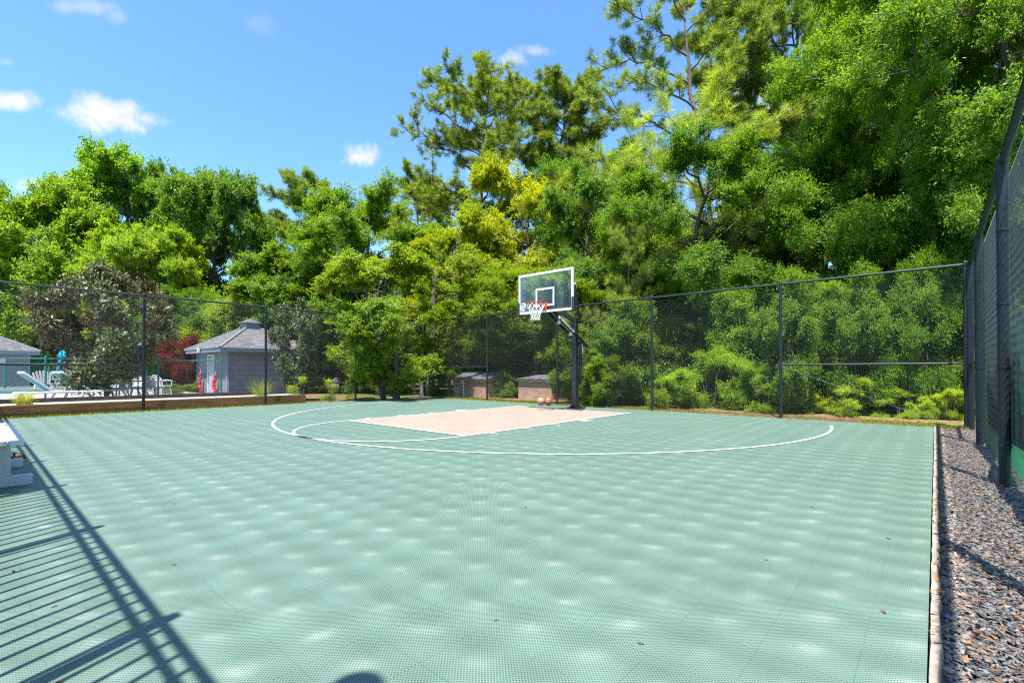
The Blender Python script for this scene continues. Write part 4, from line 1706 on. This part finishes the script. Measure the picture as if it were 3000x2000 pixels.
K = {}
K['oakA'] = broadleaf('oak_a', 21, H=11, Rr=4.6, cb=.16, n_limb=40, n_sec=8, n_clu=6, n_leaf=300000, leaf=(.145, .075), clump=.62, flat=.85)
K['oakB'] = broadleaf('oak_b', 22, H=12, Rr=4.2, cb=.22, n_limb=36, n_sec=8, n_clu=5, n_leaf=260000, leaf=(.145, .075), clump=.62, up=.75, flat=.9)
K['mapleC'] = broadleaf('maple_c', 23, H=9, Rr=3.2, cb=.12, trunk=.13, n_limb=22, n_sec=5, n_clu=5, n_leaf=150000, leaf=(.095, .058), clump=.55, up=.7, flat=.85)
K['laurel'] = broadleaf('laurel_d', 24, H=12, Rr=4.8, cb=.06, trunk=.28, n_limb=40, n_sec=8, n_clu=6, n_leaf=480000, leaf=(.105, .046), clump=.72, up=.5, flat=.8)
K['feather'] = broadleaf('feather_e', 25, H=10, Rr=3.4, cb=.10, trunk=.16, n_limb=26, n_sec=6, n_clu=6, n_leaf=240000, leaf=(.095, .042), clump=.6, up=.85, flat=.9, spiky=.7)
K['laurelTall'] = broadleaf('laurel_l', 35, H=17, Rr=4.6, cb=.03, trunk=.26, n_limb=64, n_sec=8, n_clu=5, n_leaf=620000, leaf=(.095, .036), clump=.62, up=.45, flat=.7)
K['laurelHigh'] = broadleaf('laurel_k', 34, H=12, Rr=4.6, cb=.30, trunk=.26, n_limb=30, n_sec=8, n_clu=6, n_leaf=300000, leaf=(.105, .046), clump=.70, up=.5, flat=.75)
K['magnolia'] = broadleaf('magnolia_f', 26, H=5, Rr=2.3, cb=.14, trunk=.10, n_limb=22, n_sec=5, n_clu=4, n_leaf=36000, leaf=(.15, .062), clump=.42, flat=.85, mleaf=M_magnolia)
K['shrubA'] = broadleaf('shrub_g', 27, H=2.8, Rr=1.7, cb=.05, trunk=.06, n_limb=16, n_sec=4, n_clu=4, n_leaf=60000, leaf=(.075, .034), clump=.40, stems=4, up=.6)
K['shrubB'] = broadleaf('shrub_h', 28, H=2.2, Rr=1.9, cb=.03, trunk=.05, n_limb=15, n_sec=4, n_clu=4, n_leaf=48000, leaf=(.075, .036), clump=.42, stems=5, up=.4)
K['shrubT'] = broadleaf('shrub_t', 37, H=3.8, Rr=1.25, cb=.02, trunk=.06, n_limb=26, n_sec=5, n_clu=4, n_leaf=80000, leaf=(.085, .038), clump=.42, stems=3, up=.45, flat=.7)
K['young'] = broadleaf('young_i', 29, H=1.0, Rr=.36, cb=.28, trunk=.014, n_limb=8, n_sec=3, n_clu=2, n_leaf=1100, leaf=(.062, .034), clump=.11, stems=2, up=.8)
K['juniper'] = broadleaf('juniper_j', 30, H=.8, Rr=1.5, cb=.02, trunk=.03, n_limb=14, n_sec=4, n_clu=4, n_leaf=16000, leaf=(.07, .02), clump=.26, stems=6, up=.6)
K['pineA'] = pine('pine_a', 41, H=22, cb=.46, Rr=5.2, n_limb=46, n_sec=12, tufts=7, needle=(.32, .024), per=42)
K['pineB'] = pine('pine_b', 42, H=20, cb=.58, Rr=3.4, n_limb=36, n_sec=12, tufts=7, needle=(.32, .024), per=42, bend=.05, topw=.8)
K['pineC'] = pine('pine_c', 43, H=14, cb=.18, Rr=4.4, n_limb=42, n_sec=11, tufts=6, needle=(.34, .026), per=40, trunk=.2)
K['pineNear'] = pine('pine_d', 44, H=10.5, cb=.30, Rr=3.3, n_limb=22, n_sec=8, tufts=4, needle=(.32, .014), per=46, trunk=.15)
az_left = math.atan2(-math.sin(YAW), -math.cos(YAW))          # towards the left of the view
LIMBS = [(.50, az_left + .1, .10, 6.2), (.56, az_left + 2.9, .2, 4.0), (.62, az_left - .1, .42, 6.6), (.66, az_left + 1.6, .3, 4.0),
         (.70, az_left + .25, .25, 4.6), (.73, az_left + 3.4, .3, 4.4), (.77, az_left - .3, .38, 5.4), (.80, az_left + 2.3, .35, 4.0),
         (.84, az_left + .2, .45, 5.2), (.87, az_left - 1.7, .5, 3.4), (.90, az_left + 3.0, .5, 3.8), (.93, az_left + .5, .6, 3.6),
         (.95, az_left + 4.4, .7, 2.8), (.97, az_left - .5, .8, 2.6)]
K['pineTall'] = pine('pine_e', 45, H=24, trunk=.30, limbs=LIMBS, Rr=5.5, n_sec=15, tufts=7, needle=(.36, .024), per=40, bend=-.03)


def plant(kind, name, cat, label, px, d, top_py, half_w, color, rz=0.0, z0=-.15, group=None, py=None, wood='trunk'):
    """a tree standing d metres ahead of the camera under pixel column px, its top at pixel row top_py, half its width half_w pixels"""
    k = K[kind]
    base = at(px, 1085, d)
    top = at(px, top_py, d).z
    sz = (top - z0) / k['H']
    sx = half_w * d / F / k['R']
    t = thing(name, label, cat, (base.x, base.y, z0), rz, group)
    for nm, me in ((wood, k['wood']), ('crown', k['crown'])):
        o = bpy.data.objects.new(nm, me)
        COL.objects.link(o)
        o.parent = t
        o.scale = (sx, sx, sz)
        o.color = tuple(color) + (1,)
    return t


OAK = 'broadleaf trees behind the pool'
G1, G2, G3 = (.085, .145, .018), (.055, .115, .016), (.13, .165, .012)
T = plant
T('oakB', 'oak_tree', 'tree', 'dull green tree at the far left edge behind the yellow-green oaks', -10, 44, 552, 150, (0.075, 0.126, 0.031), 1.0, -.3, OAK)
T('oakA', 'oak_tree', 'tree', 'broad yellow-green tree left of the tallest oak, below the two small clouds', 165, 38, 560, 215, (0.105, 0.178, 0.016), .3, -.3, OAK)
T('oakB', 'oak_tree', 'tree', 'tallest bright green oak of the left group, its top against the sky', 372, 42, 478, 185, (0.086, 0.174, 0.017), 2.2, -.3, OAK)
T('oakA', 'oak_tree', 'tree', 'rounded oak at the right end of the left group, dark limbs showing under its crown', 635, 41, 520, 165, (0.069, 0.138, 0.022), 4.0, -.3, OAK)
T('oakA', 'oak_tree', 'tree', 'rounded green oak between the tallest oak and the right-end oak', 520, 43, 512, 130, (0.075, 0.144, 0.020), 5.2, -.3, OAK)
T('oakA', 'oak_tree', 'tree', 'low bright yellow-green tree in front of the tallest oak', 430, 34, 668, 160, (0.120, 0.190, 0.015), 1.7, -.3, OAK)
T('laurel', 'oak_tree', 'tree', 'dark green tree low at the left edge above the left building', 40, 38, 740, 190, (0.052, 0.114, 0.020), .6, -.3)
T('laurel', 'oak_tree', 'tree', 'dark green tree behind the magnolia and the red maple', 560, 31, 850, 150, (0.046, 0.102, 0.015), 2.6, -.3)
T('shrubA', 'evergreen_shrub', 'shrub', 'light green spreading shrub behind the cupola of the pool house', 705, 29, 868, 120, (0.121, 0.180, 0.022), 0, -.3)
T('laurel', 'oak_tree', 'tree', 'dark tree between the left building and the magnolia', 205, 37, 860, 110, (0.046, 0.102, 0.018), 4.1, -.3)

mg = T('magnolia', 'magnolia_tree', 'tree', 'bronze-leaved magnolia with cream blossoms in front of the sun loungers', 308, 18.2, 790, 158, (1, 1, 1), .5, -.07)
b = MB()
for (px, py, d) in ((248, 829, 16.6), (303, 883, 16.2), (172, 940, 16.4)):
    c = at(px, py, d)
    l = Matrix.Rotation(-mg.rotation_euler.z, 3, 'Z') @ (c - mg.location)
    for k in range(7):
        a = 2 * math.pi * k / 7
        b.quad(tuple(l), tuple(l + Vector((.09 * math.cos(a - .3), .09 * math.sin(a - .3), .03))), tuple(l + Vector((.17 * math.cos(a), .17 * math.sin(a), .05))),
               tuple(l + Vector((.09 * math.cos(a + .3), .09 * math.sin(a + .3), .03))))
b.build('blossom', M_petal, mg)
T('magnolia', 'magnolia_tree', 'tree', 'green-bronze magnolia covering the right end of the pool house', 862, 19.5, 880, 78, (.5, .9, .6), 2.5, -.1)
T('magnolia', 'magnolia_tree', 'tree', 'smaller bronze magnolia behind the pool house, left of the fence post', 800, 27, 905, 60, (.5, .9, .6), 4.5, -.1)
T('shrubA', 'red_maple', 'shrub', 'dark red Japanese maple left of the pool house roof', 540, 27, 985, 60, (.085, .010, .014), 1, -.1)
T('juniper', 'juniper_bush', 'shrub', 'low spreading juniper beside the white chairs and the green fence', 522, 24.5, 1118, 75, (.06, .10, .03), 0, -.1)

PINES = 'pines against the sky'
PN = (.088, .112, .022)
T('pineC', 'pine_tree', 'tree', 'bushy pine right of the left oaks, rounded top below the middle cloud', 905, 48, 498, 190, (0.075, 0.112, 0.026), .4, -.3, PINES)
T('pineC', 'pine_tree', 'tree', 'pale pine drooping low beside the right-end oak, above the pool house', 775, 46, 690, 110, (0.101, 0.138, 0.038), 2.1, -.3, PINES)
T('pineC', 'pine_tree', 'tree', 'low wide pine in front of the tallest pine trunk, left side', 1225, 50, 488, 165, (0.086, 0.120, 0.026), 3.4, -.3, PINES)
T('pineA', 'pine_tree', 'tree', 'tall broad-crowned pine left of the centre, long limbs reaching left', 1405, 42, 180, 235, (0.077, 0.110, 0.026), 2.9, -.3, PINES)
T('pineB', 'pine_tree', 'tree', 'tall slim pine with a leaning bare trunk, just right of the broad-crowned pine', 1620, 44, 188, 150, (0.069, 0.102, 0.029), .2, -.3, PINES)
T('pineC', 'pine_tree', 'tree', 'dark pine behind the slim leaning pine trunk', 1715, 48, 348, 125, (0.062, 0.097, 0.030), 5.0, -.3, PINES)
T('pineTall', 'pine_tree', 'tree', 'very tall pine with long limbs stretching left into the sky, top out of frame', 2050, 28, -130, 300, (0.088, 0.128, 0.036), 0, -.3, PINES)
T('pineA', 'pine_tree', 'tree', 'tall pine with a forked dark trunk at the top edge, right of the tallest pine', 2325, 31, -220, 230, (0.092, 0.133, 0.034), 1.2, -.3, PINES)
T('pineB', 'pine_tree', 'tree', 'tall pine with a leaning trunk between the two top-edge pines', 2205, 30, -180, 165, (0.088, 0.128, 0.034), 3.3, -.3, PINES)
T('pineA', 'pine_tree', 'tree', 'pine crown at the top edge just left of the great laurel oak', 2520, 36, -160, 200, (0.084, 0.122, 0.036), 4.2, -.3, PINES)
T('pineNear', 'pine_tree', 'tree', 'young long-needled pine with pale bushy tufts below the tallest pine', 2090, 19.5, 190, 260, (0.132, 0.168, 0.036), .8, -.3)
T('pineNear', 'pine_tree', 'tree', 'young long-needled pine left of the other pale bushy pine, beside the sky gap', 1850, 22, 335, 210, (0.123, 0.161, 0.036), 3.9, -.3)
T('pineNear', 'pine_tree', 'tree', 'half hidden pine branch tufts over the green leaves above the backboard', 1835, 17.5, 600, 120, (0.106, 0.133, 0.036), 5.3, -.3)

MID = 'broadleaf trees behind the back fence'
T('feather', 'oak_tree', 'tree', 'green feathery tree with a pointed top below the bushy pine, behind the pool fence', 1075, 27, 572, 240, (.072, .135, .014), 1.1, -.2, MID)
T('oakA', 'oak_tree', 'tree', 'mid green tree right of the pool house, behind the small-leaved tree', 900, 29, 745, 190, (.070, .125, .016), 2.0, -.2, MID)
T('mapleC', 'pear_tree', 'tree', 'small-leaved bright green tree in front at the fence corner, leaning trunk below', 1130, 18.6, 735, 205, (.10, .155, .018), .3, -.12, MID)
T('feather', 'oak_tree', 'tree', 'bright yellow tree glowing between the pines, left above the backboard', 1530, 26.5, 512, 215, (.165, .20, .008), 3.0, -.2, MID)
T('feather', 'oak_tree', 'tree', 'yellow-green tree between the small-leaved tree and the yellow one', 1345, 24, 640, 190, (.125, .17, .010), 4.4, -.2, MID)
T('feather', 'oak_tree', 'tree', 'blue-green feathery tree rising behind the backboard to the sky gap', 1745, 22, 452, 190, (.058, .125, .022), 5.1, -.2, MID)
T('laurelHigh', 'oak_tree', 'tree', 'green tree with branches hanging over the fence right behind the backboard', 1560, 21, 770, 230, (.085, .14, .012), 1.9, -.15, MID)
T('laurelHigh', 'oak_tree', 'tree', 'dark-hearted oak with a many-stemmed trunk, right of the backboard', 2080, 18.2, 430, 300, (.062, .125, .014), 3.6, -.15, MID)
T('laurelTall', 'oak_tree', 'tree', 'great laurel oak filling the upper right of the photo', 2800, 13.8, -470, 430, (.078, .150, .014), .9, -.15, MID)
T('laurelTall', 'oak_tree', 'tree', 'laurel oak at the right edge leaning over the gravel-side fence', 3080, 13.6, -420, 330, (.10, .165, .012), 2.9, -.15, MID)
T('laurel', 'oak_tree', 'tree', 'leafy oak between the dark-hearted oak and the great laurel oak', 2390, 16.5, 370, 220, (.080, .150, .014), 5.5, -.15, MID)

for i, (px, d, ty_, hw_) in enumerate(((1290, 36, 760, 150), (1480, 38, 720, 160), (1700, 36, 700, 160), (1900, 34, 690, 160), (2130, 33, 640, 170), (2380, 32, 560, 180), (2620, 31, 480, 190), (2900, 24, 300, 230))):
    T('oakB' if i % 2 else 'oakA', 'background_tree', 'tree', 'dense green tree farther back, closing the gaps behind the trees at the back fence', px, d, ty_, hw_, (.085, .145, .018), i * 1.9, -.2,
      'farther trees closing the gaps')
T('laurelTall', 'oak_tree', 'tree', 'topmost leafy crown in the upper right corner, behind the great laurel oak', 2930, 16.5, -900, 420, (.085, .155, .014), 4.6, -.15, MID)
T('laurelTall', 'oak_tree', 'tree', 'leafy oak rising beyond the gravel-side fence at the right edge, nearest the camera', 3010, 11.6, -620, 330, (.09, .16, .014), 1.4, -.15, MID)
BR = 'shrubs along the foot of the back fence'
SH = [('shrubT', 2005, 17.5, 930, 90, (.085, .15, .018), 'leafy shrub filling the gap right of the fence post beside the hoop'),
      ('shrubT', 2310, 12.4, 800, 85, (.08, .145, .016), 'tall bright shrub against the mesh just right of the post with the mid rail'),
      ('shrubT', 2500, 12.0, 790, 85, (.075, .14, .015), 'tall bright shrub against the mesh halfway along the mid rail'),
      ('shrubT', 2700, 11.6, 740, 80, (.08, .15, .016), 'tall bright shrub against the mesh, second from the right corner'),
      ('shrubT', 1760, 14.6, 1000, 60, (.09, .15, .018), 'medium shrub right of the hoop pole close to the mesh'),
      ('shrubT', 1690, 15.8, 930, 75, (0.090, 0.158, 0.018), 'tall leafy shrub right behind the hoop pole'),
      ('shrubT', 1830, 15.5, 880, 100, (0.071, 0.128, 0.014), 'dark tall shrub between the hoop pole and the second fence post'),
      ('shrubB', 1960, 14.2, 1085, 85, (0.140, 0.218, 0.018), 'low bright green shrub just right of the fence post right of the hoop'),
      ('shrubB', 2080, 14.0, 1010, 110, (0.121, 0.200, 0.020), 'rounded green shrub rising in the middle of the right-hand fence'),
      ('shrubT', 2190, 14.6, 850, 110, (0.077, 0.140, 0.015), 'dark tall shrub behind the rounded ones in the middle of the right-hand fence'),
      ('shrubB', 2240, 12.9, 1060, 90, (0.128, 0.206, 0.020), 'spreading shrub at the post where the mid rail starts'),
      ('shrubT', 2380, 13.6, 840, 120, (0.084, 0.152, 0.015), 'tall dark shrub behind the mid rail, left part'),
      ('shrubB', 2470, 11.9, 1110, 85, (0.165, 0.236, 0.014), 'low yellow-green shrub under the mid rail near its middle'),
      ('shrubT', 2590, 12.9, 800, 120, (0.090, 0.158, 0.016), 'tall shrub climbing to the top rail near the right corner'),
      ('shrubB', 2640, 11.4, 1130, 80, (0.153, 0.230, 0.014), 'low yellow-green shrub under the mid rail toward the corner'),
      ('shrubT', 2780, 12.0, 770, 110, (0.109, 0.176, 0.022), 'tall leafy vine-covered shrub in the right fence corner'),
      ('shrubB', 2770, 11.0, 1140, 70, (0.171, 0.242, 0.014), 'low bright shrub at the foot of the right fence corner'),
      ('shrubT', 2900, 13.0, 720, 110, (0.103, 0.176, 0.016), 'shrub seen through the gravel-side fence beyond the corner'),
      ('shrubB', 1310, 21.5, 1080, 55, (0.090, 0.152, 0.015), 'small green shrub left of the meter post behind the brick hut'),
      ('shrubB', 1480, 19.5, 1085, 42, (0.084, 0.146, 0.014), 'small dark shrub between the two brick huts'),
      ('shrubT', 1660, 19, 960, 70, (0.084, 0.140, 0.015), 'dark leafy shrub behind the sunlit brick hut'),
      ('shrubB', 1000, 26, 1040, 80, (0.071, 0.122, 0.014), 'dark shrub in the shade right of the pool house magnolia'),
      ('shrubB', 1150, 24, 1075, 70, (0.077, 0.140, 0.014), 'dark low shrub in the shade behind the small-leaved tree')]
for i, (k, px, d, ty_, hw_, col, lab) in enumerate(SH):
    T(k, 'shrub', 'shrub', lab, px, d, ty_, hw_, col, i * 1.3, -.12, BR, wood='stem')

for i, (px, py, hw_, ty_, lab) in enumerate(((872, 1181, 25, 1100, 'young bright green shrub nearest the timber end, left of three'),
                                            (966, 1177, 26, 1108, 'middle one of three young bright green shrubs by the pool fence'),
                                            (1026, 1170, 18, 1110, 'young bright green shrub right of three, beside the fence post'))):
    g_ = ground_at(px, py, -.04)
    d_ = (g_ - CAM).xy.dot(Vector((-math.sin(YAW), math.cos(YAW))))
    T('young', 'young_shrub', 'shrub', lab, px, d_, ty_, hw_, (.16, .22, .012), i * 2.0, -.05, 'young shrubs along the pool fence', wood='stem')


# tree trunks standing in the shade beyond the back fence
def trunk_tree(label, px, d, r_, lean, h, seed, fork=True, group='bare trunks beyond the back fence'):
    rg = np.random.default_rng(seed)
    base = at(px, 1085, d)
    t = thing('shaded_trunk', label, 'tree trunk', (base.x, base.y, -.2), 0, group)
    vx = Vector((math.cos(YAW), math.sin(YAW), 0))
    p = [Vector((0, 0, -.1))]
    for i in range(1, 9):
        p.append(p[-1] + vx * (lean * h / 8 + rg.normal(0, .02) * h / 8) + Vector((0, rg.normal(0, .02), h / 8)))
    rs = [r_ * (1.35 if i == 0 else 1.0 - .05 * i) for i in range(9)]
    MB().tube(p, rs, 10).build('trunk', M_bark, t, smooth=True)
    if fork:
        b = MB()
        for k in range(4):
            q = p[3 + k]
            s_ = 1 if k % 2 else -1
            e = q + vx * s_ * rg.uniform(.6, 1.8) + Vector((0, 0, rg.uniform(.3, 1.4)))
            b.tube([q, (q + e) / 2 + Vector((0, 0, .2)), e], [r_ * .4, r_ * .28, r_ * .12], 6)
        b.build('limb', M_bark, t, smooth=True)
    return t


TK = [(1462, 30, .42, .0, 7, 'thickest grey trunk behind the brick hut, right of the second fence post'),
      (1440, 27, .30, -.10, 6, 'dark trunk leaning left beside the thickest grey trunk'),
      (1378, 28, .22, .03, 6, 'dark trunk in front of the brick house, left of the leaning one'),
      (1345, 30, .16, -.03, 6, 'thin dark trunk between the brick house windows'),
      (1262, 22, .17, .02, 6, 'dark trunk just right of the fence corner post'),
      (1322, 26, .09, -.18, 5, 'thin leaning stem in front of the brick house'),
      (1540, 27, .16, .10, 6, 'brown trunk above the sunlit brick hut'),
      (1165, 18.4, .16, -.06, 2.6, 'short dark trunk below the small-leaved tree left of the fence corner'),
      (1790, 20, .07, .02, 5, 'thin straight stem right of the hoop pole'),
      (1815, 20, .09, -.02, 5, 'dark stem second right of the hoop pole'),
      (1845, 21, .06, .08, 5, 'thin stem leaning right, between the hoop pole and the fence post'),
      (1870, 20, .10, -.03, 5, 'dark stem just left of the fence post right of the hoop'),
      (2110, 17.9, .22, .02, 4.8, 'thick dark trunk in the heart of the oak right of the backboard'),
      (2075, 18.0, .13, -.08, 4.6, 'slanting trunk left of the thick dark oak trunk'),
      (2790, 13.2, .22, -.01, 5.5, 'grey trunk half covered by vines in the right fence corner'),
      (2230, 15.5, .12, .04, 2.6, 'dark trunk behind the post where the mid rail starts'),
      (1110, 24, .14, .0, 5, 'dark trunk in deep shade left of the small-leaved tree')]
for i, (px, d, r_, lean, h, lab) in enumerate(TK):
    trunk_tree(lab, px, d, r_, lean, h, 100 + i, i not in (7, 14))

# far wood closing the view behind everything (one mass)
def far_wood():
    rg = np.random.default_rng(77)
    n = 90000
    px = rg.uniform(-500, 3500, n)
    d = rg.uniform(62, 72, n)
    topz = 9 + 3.0 * np.sin(px * .011) + 2.0 * np.sin(px * .031 + 1) + 1.2 * np.sin(px * .083)
    z = topz * rg.random(n) ** .75 - .2
    x = (px - 1500) / F
    P = np.stack([CAM.x - math.sin(YAW) * d + math.cos(YAW) * x * d, CAM.y + math.cos(YAW) * d + math.sin(YAW) * x * d, z], 1)
    A = rg.normal(0, 1, (n, 3))
    Nn = rg.normal(0, .5, (n, 3)) + np.array([0, 0, .8])
    me = leaves_mesh('far_wood', P, A, Nn, rg.uniform(.4, .8, n), rg.uniform(.25, .45, n), np.clip(rg.normal(.4, .2, n), 0, .98), M_leaf)
    o = bpy.data.objects.new('far_wood', me)
    COL.objects.link(o)
    o.color = (.075, .13, .025, 1)
    return tag(o, kind='stuff')


far_wood()


# grasses
def grass_clump(label, loc, h, n, spread, col, seed):
    rg = np.random.default_rng(seed)
    V, Fc = [], []
    a = rg.uniform(0, 2 * np.pi, n)
    ln_ = h * rg.uniform(.6, 1.15, n)
    out = spread * rg.uniform(.2, 1.0, n)
    b0 = np.stack([rg.normal(0, .06, n), rg.normal(0, .06, n), np.zeros(n)], 1)
    dv = np.stack([np.cos(a), np.sin(a), 0 * a], 1)
    sd_ = np.stack([-np.sin(a), np.cos(a), 0 * a], 1) * .004
    rows = []
    for t in (0, .35, .7, 1.0):
        p = b0 + dv * (out * t ** 1.7)[:, None]
        p[:, 2] += ln_ * (t - .32 * t ** 3 * (out / spread))
        rows.append((p - sd_ * (1 - t * .8), p + sd_ * (1 - t * .8)))
    V = np.concatenate([np.stack([l, r], 1) for l, r in rows], 1).reshape(-1, 3)
    q = np.array([[0, 1, 3, 2], [2, 3, 5, 4], [4, 5, 7, 6]])
    Fc = (np.arange(n)[:, None, None] * 8 + q).reshape(-1, 4)
    me = np_mesh('grass_clump', V, Fc, M_leaf, np.repeat(rg.random(n) * .9, 3))
    o = bpy.data.objects.new('grass_clump', me)
    COL.objects.link(o)
    o.location = loc
    o.color = tuple(col) + (1,)
    return tag(o, label, 'grass')


grass_clump('tall arching ornamental grass at the foot of the second pool fence post', ground_at(765, 1187, -.05), 1.0, 330, .62, (.13, .17, .06), 1)
gl = ground_at(58, 1181, .22)
grass_clump('round tuft of ornamental grass on the timber edging at the far left', (-8.75, gl.y, .2), .42, 420, .36, (.17, .20, .06), 2)
grass_clump('small green tuft against the pool house corner', ground_at(668, 1158, -.1), .25, 120, .2, (.09, .15, .03), 3)


def turf(name, boxes, n, h, col, seed):
    rg = np.random.default_rng(seed)
    P = []
    for (x0, x1, y0, y1, z, m) in boxes:
        k = int(n * m)
        P.append(np.stack([rg.uniform(x0, x1, k), rg.uniform(y0, y1, k), np.full(k, z)], 1))
    P = np.concatenate(P)
    k = len(P)
    A = rg.normal(0, .45, (k, 3)) + np.array([0, 0, 1.0])
    me = leaves_mesh(name, P, A, rg.normal(0, 1, (k, 3)), h * rg.uniform(.5, 1.3, k), np.full(k, .012), np.clip(rg.normal(.5, .25, k), 0, .98), M_leaf, 0)
    o = bpy.data.objects.new(name, me)
    COL.objects.link(o)
    o.color = tuple(col) + (1,)
    return tag(o, kind='stuff')


turf('grass', [(-8.22, -7.94, -14, -6.5, -.022, .6), (-8.2, -7.94, -6.5, -3.6, -.022, .15), (-8, -.5, 1.06, 1.9, -.022, .5), (-.5, 3, 1.15, 1.7, -.022, .12), (6.5, 8.1, 1.06, 1.4, -.022, .15)], 9000, .075, (.14, .17, .03), 5)
